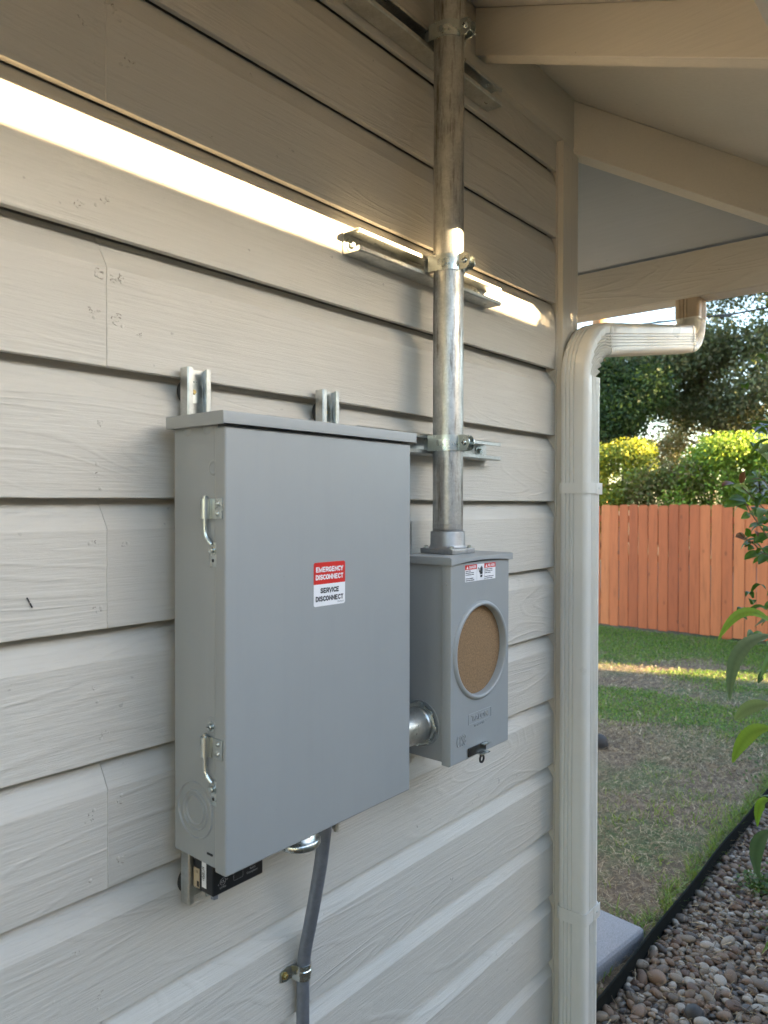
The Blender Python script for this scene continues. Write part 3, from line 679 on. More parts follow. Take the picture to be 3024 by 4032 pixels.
inset = [bm.verts.new((ring_c[0]+(x-ring_c[0])*.985, YF, ring_c[1]+(z-ring_c[1])*.991)) for x, z in sq]
front = [bm.verts.new((x, YF+.0022, z)) for x, z in sq]
rear = [bm.verts.new((x, -.1335, z)) for x, z in sq]
for A_, B_ in ((circ, inset), (inset, front), (front, rear)):
    for k in range(n_): bm.faces.new((A_[k], A_[(k+1) % n_], B_[(k+1) % n_], B_[k]))
cover = mb.build('cover', M_box, mbx, smooth=40)
MB().lathe((ring_c[0], YF, ring_c[1]), (0, -1, 0), [(ri, -.014), (ri, .0030), (ri+.0015, .0050), (ri+.0045, .0055), (ri+.0078, .0035), (ro, .0), (ro+.0005, -.001)], 72).build('ring', M_box, mbx, smooth=60)
MB().cyl((ring_c[0], YF+.012, ring_c[1]), (ring_c[0], YF+.010, ring_c[1]), ri-.0002, n=64).build('cardboard_disc', M_card, mbx, smooth=20)
# top cap with an arched front lip
mb = MB(); bm = mb.bm; nseg = 16; x0, x1 = MX0-.004, MX1+.006
top = []; lipb = []
prevr = None
for i in range(nseg+1):
    x = x0+(x1-x0)*i/nseg; u = (i/nseg*2-1); zb = 1.6375+.0060*(1-u*u)
    ring = [bm.verts.new(q) for q in ((x, -.030, 1.6515), (x, -.153, 1.6520), (x, -.1575, 1.6500), (x, -.1580, 1.6465), (x, -.1580, zb), (x, -.1562, zb), (x, -.1562, 1.6465), (x, -.030, 1.6475))]
    if prevr:
        for k in range(8): bm.faces.new((prevr[k], prevr[(k+1) % 8], ring[(k+1) % 8], ring[k]))
    else: bm.faces.new(ring)
    prevr = ring
bm.faces.new(prevr[::-1])
mb.box((x0-.0012, -.1575, 1.6380), (x0+.0004, -.030, 1.6505), .0005); mb.box((x1-.0004, -.1575, 1.6380), (x1+.0012, -.030, 1.6505), .0005)
mb.build('top_cap', M_box, mbx, smooth=40)
MB().lathe((MX0, -.1425, 1.6035), (-1, 0, 0), [(.0012, .0002), (.0022, .0014), (.0032, 0)], 14).build('rivet', M_box, mbx, smooth=60)
# danger label
yl = YF-.0002; LZ0, LZ1 = 1.6035, 1.6350
lab = MB().box((1.1432, yl-.0003, LZ0), (1.2492, yl, LZ1)).build('danger_label', M_white, mbx, smooth=0, label='white danger label with red headings in English and Spanish')
for a_, b2, tx in ((1.1432, 1.1826, 'DANGER'), (1.2088, 1.2492, 'PELIGRO')):
    MB().box((a_, yl-.0006, LZ1-.0088), (b2, yl-.0002, LZ1)).build('red_heading', M_red, lab, smooth=0)
    strokes(tx, .0052, M_white, lab, a_+.0248, LZ1-.0044, yl-.0008, 1.02, .2)
    tm = MB(); vv = [tm.bm.verts.new(q) for q in ((a_+.0035, yl-.0008, LZ1-.0075), (a_+.0105, yl-.0008, LZ1-.0075), (a_+.0070, yl-.0008, LZ1-.0014))]; tm.bm.faces.new(vv); tm.build('warning_triangle', M_white, lab, smooth=0)
for xx in (1.1829, 1.2085): MB().box((xx-.0001, yl-.0006, LZ0), (xx+.0001, yl-.0002, LZ1)).build('divider', M_greyink, lab, smooth=0)
EN = ['Hazardous Voltage.', 'Will cause death, serious injury', 'or substantial property damage.', '', 'Turn off power supplying this', 'equipment before working inside.']
ES = ['Voltaje peligroso. Ocasionara la', 'muerte, lesiones graves o danos', 'materiales considerables.', '', 'Desconecte el suministro de energia', 'antes de trabajar en este equipo.']
for x_, T_ in ((1.1445, EN), (1.2098, ES)):
    for i, s_ in enumerate(T_):
        if s_: text(s_, .0027, M_ink, lab, (x_, yl-.0007, LZ1-.0112-i*.0035), sx=.80, align='LEFT', bold=.00002)
hb = MB()
def poly(mb_, pts, y): vs = [mb_.bm.verts.new((x, y, z)) for x, z in pts]; mb_.bm.faces.new(vs)
hx, hz = 1.1985, 1.6085
for i, (dx, top_) in enumerate(((-.0042, .0195), (-.0020, .0218), (.0002, .0225), (.0024, .0205))):
    poly(hb, [(hx+dx, hz+.0105), (hx+dx+.0017, hz+.0105), (hx+dx+.0017, hz+top_), (hx+dx, hz+top_)], yl-.0006)
poly(hb, [(hx-.0042, hz+.0060), (hx+.0041, hz+.0075), (hx+.0041, hz+.0108), (hx-.0042, hz+.0108)], yl-.0007)
poly(hb, [(hx-.0040, hz+.0010), (hx+.0020, hz+.0010), (hx+.0040, hz+.0058), (hx-.0048, hz+.0045)], yl-.0007)
poly(hb, [(hx-.0066, hz+.0130), (hx-.0044, hz+.0075), (hx-.0030, hz+.0090), (hx-.0052, hz+.0138)], yl-.0008)
poly(hb, [(hx-.0105, hz+.0205), (hx-.0075, hz+.0180), (hx-.0068, hz+.0115), (hx-.0085, hz+.0110), (hx-.0090, hz+.0165), (hx-.0118, hz+.0190)], yl-.0008)
hb.build('shock_hand_symbol', M_ink, lab, smooth=0)
# embossed marks on the cover
fr = MB(); o_pts = rrect(.0395, .0098, .003)
mb = MB(); pts = [(1.1955+x, YF-.0002, 1.3432+z) for x, z in o_pts]; mb.tube(pts+[pts[0]], .0006, 6).build('embossed_frame', M_box, cover, smooth=80)
text('TALON', .0150, M_box, cover, (1.1955, YF-.0004, 1.3430), 'embossed_lettering', sx=1.15, bold=-.0002, ext=.0006, bevel=.0003)
text('TEMPOLINE', .0066, M_box, cover, (1.1940, YF-.0003, 1.3285), 'embossed_lettering', sx=1.1, ext=.0004, bevel=.0002)
text('CPSB', .030, M_box, cover, (1.1325, YF-.0004, 1.3095), 'embossed_lettering', sx=.46, bold=-.0002, ext=.0006, bevel=.0004)
# latch
M_dark = plain('dark_steel', (.06, .06, .058), .4, .7, 60, .3, .0003)
lt = MB().box((1.153, -.1560, 1.2742), (1.2135, -.1530, 1.2905), .0012).build('latch', M_dark, mbx)
MB().box((1.195, -.1640, 1.2885), (1.2155, -.1560, 1.2905), .0005).box((1.188, -.1640, 1.2712), (1.2155, -.1520, 1.2732), .0004).build('latch_tab', M_zinc, lt)
MB().lathe((1.1965, -.1560, 1.2615), (0, -1, 0), [(.0046, 0), (.0086, 0), (.0086, .002), (.0046, .002)], 24, True).box((1.1900, -.158, 1.267), (1.2030, -.156, 1.2735)).build('seal_ring', M_black, lt, smooth=30)
MB().lathe((1.1575, -.1560, 1.2822), (0, -1, 0), [(0, .0006), (.0042, .0006), (.0042, 0)], 16).build('hole', M_ink, lt)
# hub on top of it
fl = MB().box((PX-.039, PY-.039, 1.6522), (PX+.039, PY+.039, 1.6625), .002, 2).build('hub_flange', M_hub, mbx, smooth=40)
MB().lathe((PX, PY, 1.6625), (0, 0, 1), [(.0385, 0), (.0360, .0025), (.0345, .0070), (.0342, .0300), (.0335, .0325), (.030, .0325)], 40).build('hub_neck', M_hub, fl, smooth=40)
for sx_ in (-1, 1):
    for sy_ in (-1, 1): MB().lathe((PX+sx_*.031, PY+sy_*.031, 1.6625), (0, 0, 1), [(.0055, 0), (.0055, .0008), (.0042, .001), (.0042, .0045), (.0034, .0055), (0, .0055)], 12).build('bolt', M_zinc, fl, smooth=30)

# ------------------------------------------------------------------ nipple between the boxes
nip = thing('conduit_nipple', 'short fat steel nipple joining the two grey boxes', 'conduit', (1.04, -.082, 1.338))
NYZ = (-.082, 1.3375)
MB().lathe((BX1, *NYZ), (1, 0, 0), [(.0330, 0), (.0330, .098), (.0318, .0985), (.0330, .100), (.0318, .1015), (.0330, .103), (.0318, .1045), (.0325, .111)], 44).build('tube', M_strut, nip, smooth=30)
mb = MB(); npt = 72; prf = []
R_ = []
for xx, rr0 in ((MX0-.0058, .0365), (MX0-.0048, .0385), (MX0-.0008, .0385), (MX0+.0004, .0375)):
    ring = []
    for k in range(npt):
        a = 2*math.pi*k/npt; lug = .0032 if (k % 9) < 3 else 0; ring.append(mb.bm.verts.new((xx, NYZ[0]+(rr0+lug)*math.cos(a), NYZ[1]+(rr0+lug)*math.sin(a))))
    R_.append(ring)
inn = [mb.bm.verts.new((MX0-.0058, NYZ[0]+.033*math.cos(2*math.pi*k/npt), NYZ[1]+.033*math.sin(2*math.pi*k/npt))) for k in range(npt)]
for A_, B_ in ((inn, R_[0]), (R_[0], R_[1]), (R_[1], R_[2]), (R_[2], R_[3])):
    for k in range(npt): mb.bm.faces.new((A_[k], A_[(k+1) % npt], B_[(k+1) % npt], B_[k]))
mb.build('locknut', M_zinc, nip, smooth=30)
MB().lathe((MX0+.0036, *NYZ), (-1, 0, 0), [(.041, 0), (.0425, .0012), (.044, 0)], 48).build('knockout_ring', M_box, nip, smooth=60)

# ------------------------------------------------------------------ things under the large box
plug = thing('conduit_plug', 'shiny round metal hub plug under the large grey box', 'conduit plug', (.776, -.095, BZ0))
MB().lathe((.776, -.095, BZ0), (0, 0, -1), [(.027, 0), (.027, .024), (.0320, .026), (.0335, .029), (.0335, .034), (.0320, .037), (.029, .038), (.0265, .037), (.0250, .031), (0, .031)], 44).build('rim', M_zinc, plug, smooth=70)
surge = thing('surge_protector', 'black plastic surge protector with white barcode label under the large box', 'surge protector', (.676, -.051, 1.23))
cs = MB().box((.6300, -.0760, 1.1965), (.7215, -.0300, 1.2590), .0030, 3).build('case', M_black, surge, smooth=50)
wl = MB().box((.6294, -.0610, 1.2045), (.6299, -.0510, 1.246), .0).build('barcode_label', M_white, cs, smooth=0)
for i in range(9):
    z = 1.215+i*.0022; MB().box((.6291, -.0565, z), (.6293, -.0525, z+random.choice((.0006, .0012)))).build('bar', M_ink, wl, smooth=0)
text('G9C4A2E05', .0026, M_greyink, wl, (.6291, -.0578, 1.224), xdir=(0, 0, -1), up=(0, -1, 0))
tl = MB().box((.6294, -.0455, 1.1995), (.6299, -.0315, 1.2275)).build('listing_label', M_tan, cs, smooth=0)
text('UL', .0048, M_ink, tl, (.6291, -.040, 1.2225), xdir=(0, -1, 0)); MB().box((.6291, -.0445, 1.2015), (.6293, -.0395, 1.2095)).build('block_mark', M_ink, tl, smooth=0)
yf_ = -.0763
MB().tube([(.6470+.0048*math.cos(a), yf_, 1.2135+.0048*math.sin(a)) for a in [2*math.pi*i/24 for i in range(25)]], .0003, 4, False).build('listing_mark', M_greyink, cs)
text('UL', .0058, M_greyink, cs, (.6470, yf_, 1.2135)); text('c', .0045, M_greyink, cs, (.6395, yf_, 1.2115)); text('us', .0035, M_greyink, cs, (.6545, yf_, 1.2145)); text('LISTED', .0036, M_greyink, cs, (.6470, yf_, 1.2055))
text('RoHS', .0044, M_greyink, cs, (.7010, yf_, 1.2135)); text('Compliant', .0044, M_greyink, cs, (.7000, yf_, 1.2085), sx=1.1)
fr_ = [(.6660, 1.245), (.6660, 1.2085), (.6675, 1.207), (.6815, 1.207), (.683, 1.2085), (.683, 1.245)]
MB().tube([(x, yf_, z) for x, z in fr_], .0002, 4).build('label_frame', M_greyink, cs)
MB().lathe((.642, -.064, 1.1965), (0, 0, -1), [(.0056, 0), (.0056, .009), (.004, .0095), (0, .0095)], 6).build('cable_stub', M_emt, surge, smooth=20)

emt = thing('small_conduit', 'thin grey conduit dropping from the large box down the siding', 'conduit', (.862, -.014, .05))
pth = [(.853, -.078, 1.272), (.8535, -.0775, 1.250), (.855, -.0745, 1.225), (.8575, -.062, 1.160), (.8600, -.047, 1.100), (.8615, -.0330, 1.045), (.8620, -.0225, 1.006), (.8622, -.0165, .975), (.8622, -.0142, .945), (.8622, -.0138, .90), (.8622, -.0138, .5), (.8622, -.0138, .04)]
def catmull(P_, m=6):
    P_ = [Vector(q) for q in P_]; out = []
    for i in range(len(P_)-1):
        a, b, c, d = P_[max(i-1, 0)], P_[i], P_[i+1], P_[min(i+2, len(P_)-1)]
        for j in range(m):
            t_ = j/m; out.append(.5*((2*b)+(c-a)*t_+(2*a-5*b+4*c-d)*t_*t_+(3*b-3*c+d-a)*t_**3))
    return out+[P_[-1]]
MB().tube(catmull(pth), .0112, 20).build('pipe', M_emt, emt, smooth=60)
MB().lathe((.8535, -.0775, 1.2632), (0, 0, -1), [(.0155, 0), (.0155, .014), (.0135, .016), (.0135, .026), (.0112, .027)], 6).build('connector', M_strut, emt, smooth=30)
stp = thing('pipe_strap', 'one-hole zinc strap with brass screw holding the thin conduit', 'pipe strap', (.850, -.004, .957))
mb = MB(); ring = []; line = [(.822, -.0008), (.836, -.0008), (.8425, -.0010), (.8470, -.0035)]+[(.8622-.0132*math.cos(R(a)), -.0138-.0132*math.sin(R(a))) for a in range(-10, 181, 14)]+[(.8752, -.0030)]
L_ = [Vector((x, y, 0)) for x, y in line]
for i, q in enumerate(L_):
    d = (L_[min(i+1, len(L_)-1)]-L_[max(i-1, 0)]).normalized(); nn = Vector((d.y, -d.x, 0))*.0011; h_ = .0125 if i > 0 else .0085
    if i in (2, 3): h_ = .0105
    cols = []
    for s2 in (-1, -.34, -.30, .30, .34, 1):
        off = nn*(.5 if i > 3 and abs(s2) < .32 else 0)
        cols.append(s2)
    ring.append([mb.bm.verts.new(q+nn*s1+Vector((0, 0, .957+s2*h_))) for s1, s2 in ((0, -1), (1, -1), (1.0, -.35), (1.9 if i > 4 else 1, -.25), (1.9 if i > 4 else 1, .25), (1.0, .35), (1, 1), (0, 1))])
for i in range(len(ring)-1):
    for k in range(8): mb.bm.faces.new((ring[i][k], ring[i][(k+1) % 8], ring[i+1][(k+1) % 8], ring[i+1][k]))
mb.bm.faces.new(ring[0]); mb.bm.faces.new(ring[-1]); bn = mb.build('band', M_zinc, stp, smooth=35)
for dz in (.0085, -.0085): text('3/4 EMT' if dz > 0 else 'STEEL', .0042, M_zinc, bn, (.856, -.0283, .957+dz), sx=.8)
MB().lathe((.831, -.0020, .957), (0, -1, 0), [(.0065, 0), (.0062, .0015), (.0045, .0020), (.0045, .0050), (.0035, .0058), (0, .0058)], 6).build('screw', M_brass, stp, smooth=25)

# ------------------------------------------------------------------ garden floor: slab, edging, stones
sl_ = MB(); sl_.box((1.95, .19, -.05), (2.915, 1.15, .062), .022, 3)
rot = Matrix.Translation((2.9, .16, 0)) @ Matrix.Rotation(R(-6.5), 4, 'Z') @ Matrix.Translation((-2.915, -.19, 0))
bmesh.ops.subdivide_edges(sl_.bm, edges=sl_.bm.edges, cuts=5, use_grid_fill=True)
for vtx in sl_.bm.verts:
    q = vtx.co; vtx.co = rot @ Vector((q.x+.004*math.sin(q.y*31+q.z*40), q.y+.004*math.sin(q.x*37), q.z+.0015*math.sin(q.x*23+q.y*17)))
sl_.build('concrete_slab', M_concrete, None, (2.4, .65, 0), smooth=50, label='rough grey concrete pad on the ground behind the downspout', cat='concrete slab')
mb = MB(); pe = [(x, .1265+.006*math.sin(x*1.9)+.003*math.sin(x*7), 0) for x in np.linspace(1.9, 7.0, 60)]
ring = []
for x, y, z in pe: ring.append([mb.bm.verts.new(q) for q in ((x, y-.004, -.03), (x, y+.004, -.03), (x, y+.0045, .076), (x, y, .080), (x, y-.0045, .076))])
for i in range(len(ring)-1):
    for k in range(5): mb.bm.faces.new((ring[i][k], ring[i][(k+1) % 5], ring[i+1][(k+1) % 5], ring[i+1][k]))
mb.build('garden_edging', M_edge, None, (4, .13, 0), smooth=40, label='thin black edging strip between the lawn and the river stones', cat='edging')

# stones: a few shared shapes
PAL = np.array([(.30, .205, .14), (.36, .28, .20), (.22, .14, .095), (.46, .40, .32), (.24, .19, .15), (.62, .56, .48), (.15, .13, .12), (.34, .225, .15), (.18, .11, .075), (.36, .30, .235)])*np.array([.50, .49, .47])
def stone_mesh(seed, sub):
    bm = bmesh.new(); bmesh.ops.create_icosphere(bm, subdivisions=sub, radius=1); r_ = random.Random(seed)
    ax_ = [Vector((r_.gauss(0, 1), r_.gauss(0, 1), r_.gauss(0, 1))).normalized() for _ in range(5)]; am = [r_.uniform(-.16, .20) for _ in ax_]
    sx_ = (1, r_.uniform(.62, .85), r_.uniform(.42, .62))
    for v_ in bm.verts:
        q = v_.co.normalized(); k = 1+sum(a*max(0, q.dot(x))**3 for a, x in zip(am, ax_)); q = q*k
        v_.co = Vector((q.x*sx_[0], q.y*sx_[1], q.z*sx_[2]))
    V_ = np.array([v_.co[:] for v_ in bm.verts]); F_ = np.array([[v_.index for v_ in f.verts] for f in bm.faces]); bm.free(); return V_, F_
hi = [stone_mesh(i, 3) for i in range(12)]; lo = [stone_mesh(i+40, 2) for i in range(10)]
hime = []
for i, (V_, F_) in enumerate(hi):
    for j in range(2):
        o = pymesh('stone_shape', V_, F_, M_stone, np.tile(PAL[(i*2+j*5) % 10], (len(V_), 1))); hime.append(o.data); bpy.data.objects.remove(o)
# layout by relaxing random picks in the visible wedge, nearest 300 as single stones
pos = []
tries = 0
cells = {}
def ok(x, y, r):
    cx_, cy_ = int(x/.05), int(y/.05)
    for i in (-1, 0, 1):
        for j in (-1, 0, 1):
            for (a, b, rr) in cells.get((cx_+i, cy_+j), ()):
                if (a-x)**2+(b-y)**2 < ((r+rr)*.80)**2: return False
    cells.setdefault((cx_, cy_), []).append((x, y, r)); return True
rg = random.Random(3)
while tries < 60000 and len(pos) < 4300:
    tries += 1; x = rg.uniform(1.9, 5.2); y = rg.uniform(-1.05, .112)
    if x < 1.9: continue
    r = rg.choice((.010, .012, .014, .016, .019, .023)) * (1 if rg.random() < .93 else 1.25)
    if ok(x, y, r): pos.append((x, y, r))
def inview(x, y):
    d = Vector((x, y+.92, -1.75)); return abs(d.dot(ax[0])/(-d.dot(ax[2]))*2900) < 1540 and abs(d.dot(ax[1])/(-d.dot(ax[2]))*2900) < 2050 and d.dot(ax[0]) > 0
vis = [q for q in pos if inview(q[0], q[1])]; vis.sort(key=lambda q: q[0]**2+(q[1]+.92)**2-q[2]*20)
near = set(vis[:300]); rest = [q for q in pos if q not in near]
for q in vis[:300]:
    o = bpy.data.objects.new('stone', rg.choice(hime)); C.objects.link(o); o.parent = gbed; BASE[o] = BASE[gbed]
    o.location = Vector((q[0], q[1], .012+q[2]*rg.uniform(.25, .75)))-BASE[gbed]
    o.rotation_euler = (rg.gauss(0, .28), rg.gauss(0, .28), rg.uniform(0, 6.3)); k = q[2]*rg.uniform(1.05, 1.25); o.scale = (k*1.12, k*1.1, k*1.1)
Vs, Fs, Ts = [], [], []; off = 0
def add_stone(x, y, z, r):
    global off
    V_, F_ = lo[rg.randrange(10)]; e = Matrix.Rotation(rg.uniform(0, 6.3), 3, 'Z') @ Matrix.Rotation(rg.gauss(0, .35), 3, 'X'); e = np.array(e)
    Vs.append((V_*r*1.2)@e.T+np.array([x, y, z])); Fs.append(F_+off); Ts.append(np.tile(PAL[rg.randrange(10)]*rg.uniform(.8, 1.1), (len(V_), 1))); off += len(V_)
for x, y, r in rest: add_stone(x, y, .012+r*.4, r)
for _ in range(1800): add_stone(rg.uniform(1.9, 3.6), rg.uniform(-.95, .115), .014, rg.uniform(.006, .013))
for _ in range(900): add_stone(rg.uniform(-1, 1.9), rg.uniform(-1.2, -.03), .018, rg.uniform(.015, .028))
pymesh('gravel', np.vstack(Vs), np.vstack(Fs), M_stone, np.vstack(Ts), parent=gbed, kind='stuff')

# ------------------------------------------------------------------ lawn: blades, thatch, litter
def gmask(x, y):
    f = np.sin(x*1.7+y*.9+1.3)+.8*np.sin(x*3.1-y*2.3+.4)+.6*np.sin(y*4.7+x*1.1)+.5*np.sin(x*7.3+y*5.1)+.35*np.sin(x*13+y*11.7)
    band = 1.7*np.exp(-((x-9.2)/.9)**2)+1.5*np.exp(-((x-6.25)/.55)**2)-1.5*np.exp(-((x-7.05)/.30)**2)-.9*np.exp(-((x-5.2)/.5)**2)-1.1*np.exp(-((x-3.3)/.7)**2)
    return f*.42+band
def blades(n, xr, yr, hr, wr, pal, lean, green, name, mat, zb=0.0, seed=1, flat=False, wedge=True):
    g = np.random.default_rng(seed); x = g.uniform(*xr, n*3); y = g.uniform(*yr, n*3)
    if wedge: k = (y > x*.145-1.25) & (y < x*.345-.45+.5); x, y = x[k], y[k]
    mk_ = gmask(x, y); pr_ = 1/(1+np.exp(-(mk_-.25)*4.5)); pr_ = pr_ if green else (1-pr_*.75)
    k = (g.random(len(x)) < pr_) & ((y > .135) | (x > 7.2)); sl2 = (x < 2.95) & (y > .10) & (y < 1.2) & (y > .16-(x-2.9)*.115); k &= ~sl2
    x, y = x[k][:n], y[k][:n]; m = len(x)
    h = g.uniform(*hr, m)*(1+.5*(g.random(m) > .93)); w_ = g.uniform(*wr, m); a = g.uniform(0, 2*np.pi, m); ln = g.uniform(*lean, m); b2 = g.uniform(0, 2*np.pi, m)
    P0 = np.stack([x, y, np.full(m, zb)], 1); side = np.stack([np.cos(a), np.sin(a), np.zeros(m)], 1)*w_[:, None]/2
    dirn = np.stack([np.cos(b2)*np.sin(ln), np.sin(b2)*np.sin(ln), np.cos(ln)], 1); ln2 = np.minimum(ln+.5, 1.6)
    dir2 = np.stack([np.cos(b2)*np.sin(ln2), np.sin(b2)*np.sin(ln2), np.cos(ln2)], 1)
    if flat: P0[:, 2] += g.uniform(.002, .016, m)
    mid = P0+dirn*h[:, None]*.55; tip = mid+dir2*h[:, None]*.45
    V_ = np.stack([P0-side, P0+side, mid+side*.8, mid-side*.8, tip], 1).reshape(-1, 3); i0 = np.arange(m)*5
    F_ = np.concatenate([np.stack([i0, i0+1, i0+2], 1), np.stack([i0, i0+2, i0+3], 1), np.stack([i0+3, i0+2, i0+4], 1)])
    pal = np.array(pal); T_ = pal[g.integers(0, len(pal), m)]*g.uniform(.75, 1.2, (m, 1)); T_ = np.repeat(T_, 5, 0)
    return pymesh(name, V_, F_, mat, T_, kind='stuff')
GP = [(.15, .24, .03), (.19, .28, .04), (.11, .18, .025), (.26, .32, .07)]
DP = [(.25, .18, .10), (.33, .25, .145), (.14, .095, .055), (.48, .39, .25), (.085, .058, .036)]
blades(44000, (2.4, 10.0), (-1.2, 4.2), (.02, .05), (.003, .006), GP, (.1, .9), True, 'grass', M_grass, seed=1)
blades(42000, (2.4, 6.2), (-.6, 2.6), (.02, .055), (.0012, .0028), DP, (1.0, 1.55), False, 'dry_thatch', M_litter, seed=2, flat=True)
blades(26000, (5.0, 10.0), (-1.2, 4.2), (.025, .06), (.003, .006), DP, (.9, 1.5), False, 'dry_thatch', M_litter, seed=3, flat=True)
# clover-like low leaves in the green patches
def scatter_leaves(P, size, pal, name, mat, seed, up=.35, parent=None, stuff=True, asp=.6, jit=.3, **kw):
    g = np.random.default_rng(seed); m = len(P); nrm = g.normal(size=(m, 3)); nrm[:, 2] = np.abs(nrm[:, 2])+up; nrm /= np.linalg.norm(nrm, axis=1)[:, None]
    r_ = g.normal(size=(m, 3)); u = np.cross(nrm, r_); u /= np.linalg.norm(u, axis=1)[:, None]; v_ = np.cross(nrm, u)
    s_ = (size*g.uniform(1-jit, 1+jit, m))[:, None] if np.isscalar(size) else (size*g.uniform(1-jit, 1+jit, m))[:, None]
    A_ = P-u*s_; B_ = P+v_*s_*asp; C_ = P+u*s_; D_ = P-v_*s_*asp; c2 = nrm*s_*.18
    V_ = np.stack([A_, B_+c2, C_, D_+c2], 1).reshape(-1, 3); i0 = np.arange(m)*4
    F_ = np.stack([i0, i0+1, i0+2, i0+3], 1); pal = np.array(pal); T_ = pal[g.integers(0, len(pal), m)]*g.uniform(.7, 1.25, (m, 1)); T_ = np.repeat(T_, 4, 0)
    if stuff: kw['kind'] = 'stuff'
    return pymesh(name, V_, F_, mat, T_, parent=parent, **kw)
g = np.random.default_rng(5); x = g.uniform(4.6, 10, 90000); y = g.uniform(-1.2, 4.2, 90000); k = (y > x*.145-1.25) & (y < x*.345+.05) & (gmask(x, y) > .25) & (g.random(90000) < .7); x, y = x[k], y[k]
scatter_leaves(np.stack([x, y, g.uniform(.006, .03, len(x))], 1), .009, [(.09, .18, .03), (.13, .23, .04), (.07, .14, .025)], 'ground_cover', M_grass, 6, up=1.0, asp=.8)
g = np.random.default_rng(15); m = 900; x = g.uniform(2.0, 5.2, m); y = g.uniform(-.9, 1.6, m)
scatter_leaves(np.stack([x, y, np.where(y < .12, .036, .016)], 1), .009, [(.16, .10, .06), (.24, .18, .12), (.11, .075, .05)], 'leaf_litter', M_litter, 16, up=1.6, asp=.45, jit=.5)
# tufts along the edging, weeds in the stones
g = np.random.default_rng(21)
def tufts(P_, n, h, name, seed, pal=GP, sp=.03, wr=(.0025, .005)):
    g = np.random.default_rng(seed); Vv = []; Ff = []; Tt = []; o_ = 0
    for (x, y, z) in P_:
        for _ in range(n):
            b2 = g.uniform(0, 6.28); ln = g.uniform(.15, .95); hh = h*g.uniform(.5, 1.25); w_ = g.uniform(*wr); a = g.uniform(0, 6.28)
            p0 = np.array([x+g.normal()*sp, y+g.normal()*sp*.6, z]); s_ = np.array([math.cos(a), math.sin(a), 0])*w_/2; pts = [p0]
            for q in range(3): l2 = ln+q*.4; pts.append(pts[-1]+np.array([math.cos(b2)*math.sin(l2), math.sin(b2)*math.sin(l2), math.cos(l2)])*hh/3)
            Vv += [pts[0]-s_, pts[0]+s_, pts[1]+s_, pts[1]-s_, pts[2]+s_*.7, pts[2]-s_*.7, pts[3]]; Ff += [(o_, o_+1, o_+2), (o_, o_+2, o_+3), (o_+3, o_+2, o_+4), (o_+3, o_+4, o_+5), (o_+5, o_+4, o_+6)]
            Tt += [np.array(pal[g.integers(0, len(pal))])*g.uniform(.8, 1.3)]*7; o_ += 7
    return pymesh(name, np.array(Vv), np.array(Ff), M_grass, np.array(Tt), kind='stuff')
tufts([(x, .165+.05*abs(math.sin(x*9)), 0) for x in np.linspace(2.95, 5.6, 60)]+[(2.5, 1.0, 0), (3.0, .33, 0), (3.02, .5, 0), (2.98, .75, 0)], 22, .085, 'edge_grass', 31, [(.13, .20, .04), (.10, .17, .035), (.17, .22, .06)])
tufts([(g.uniform(2.0, 4), g.uniform(.14, 1.8), 0) for _ in range(90)], 9, .05, 'edge_grass', 32)
wp = []
for cx_, cy_, s_ in ((3.35, -.28, .12), (3.6, -.10, .10), (2.95, -.42, .10), (4.1, -.25, .2), (4.5, -.5, .3), (2.65, -.5, .07), (5.0, -.2, .4), (5.4, .0, .4)):
    q = g.normal(size=(int(4200*s_**1.2)+60, 3))*np.array([s_*.5, s_*.4, .018])+np.array([cx_, cy_, .05]); wp.append(q)
wp = np.vstack(wp); wp[:, 2] = np.maximum(wp[:, 2], .03); scatter_leaves(wp, .011, [(.045, .10, .025), (.07, .13, .03), (.10, .13, .06)], 'low_weeds', M_grass, 33, up=.7)
g = np.random.default_rng(41); m = 2600; xs_ = g.uniform(1.95, 4.2, m); ys_ = g.uniform(-.95, .11, m); Vv = []; Ff = []; Tt = []
for i in range(m):
    a = g.uniform(0, 6.28); L_ = g.uniform(.015, .06); w2 = g.uniform(.0005, .0013); p_ = np.array([xs_[i], ys_[i], g.uniform(.02, .045)]); d_ = np.array([math.cos(a), math.sin(a), g.normal()*.12])*L_; s_ = np.array([-math.sin(a), math.cos(a), 0])*w2; k0 = len(Vv)
    Vv += [p_-s_, p_+s_, p_+d_+s_+np.array([0, 0, .003]), p_+d_-s_]; Ff.append((k0, k0+1, k0+2, k0+3)); Tt += [np.array(DP[g.integers(0, 5)])*g.uniform(.4, .9)]*4
pymesh('dry_strands', np.array(Vv), np.array(Ff), M_litter, np.array(Tt), kind='stuff')
# twigs on the stones
tw = MB()
for _ in range(46):
    x, y = rg.uniform(2.0, 3.6), rg.uniform(-.75, .10); a = rg.uniform(0, 6.3); L_ = rg.uniform(.04, .14); b_2 = rg.gauss(0, .3)
    tw.tube([(x, y, .042), (x+math.cos(a)*L_*.5, y+math.sin(a)*L_*.5, .050), (x+math.cos(a+b_2)*L_, y+math.sin(a+b_2)*L_, .044)], [.0012, .001, .0006], 5)
tw.build('twigs', M_twig, None, smooth=80, kind='stuff')
MB().lathe((5.03, 1.30, 0), (0, 0, 1), [(.06, -.01), (.065, .03), (.055, .07), (.03, .09), (0, .095)], 20).build('garden_stone', M_rubber, None, (5.05, 1.335, 0), smooth=80, label='small rounded black object on the lawn half hidden by the downspout', cat='garden object')
sq_ = MB().lathe((2.555, -.135, .03), (0, 0, 1), [(0, .030), (.018, .028), (.030, .016), (.034, 0)], 20); sq_.build('drain_cap', M_rubber, None, (2.555, -.135, .03), smooth=80, label='black round cap among the river stones at the bottom edge', cat='drain cap')

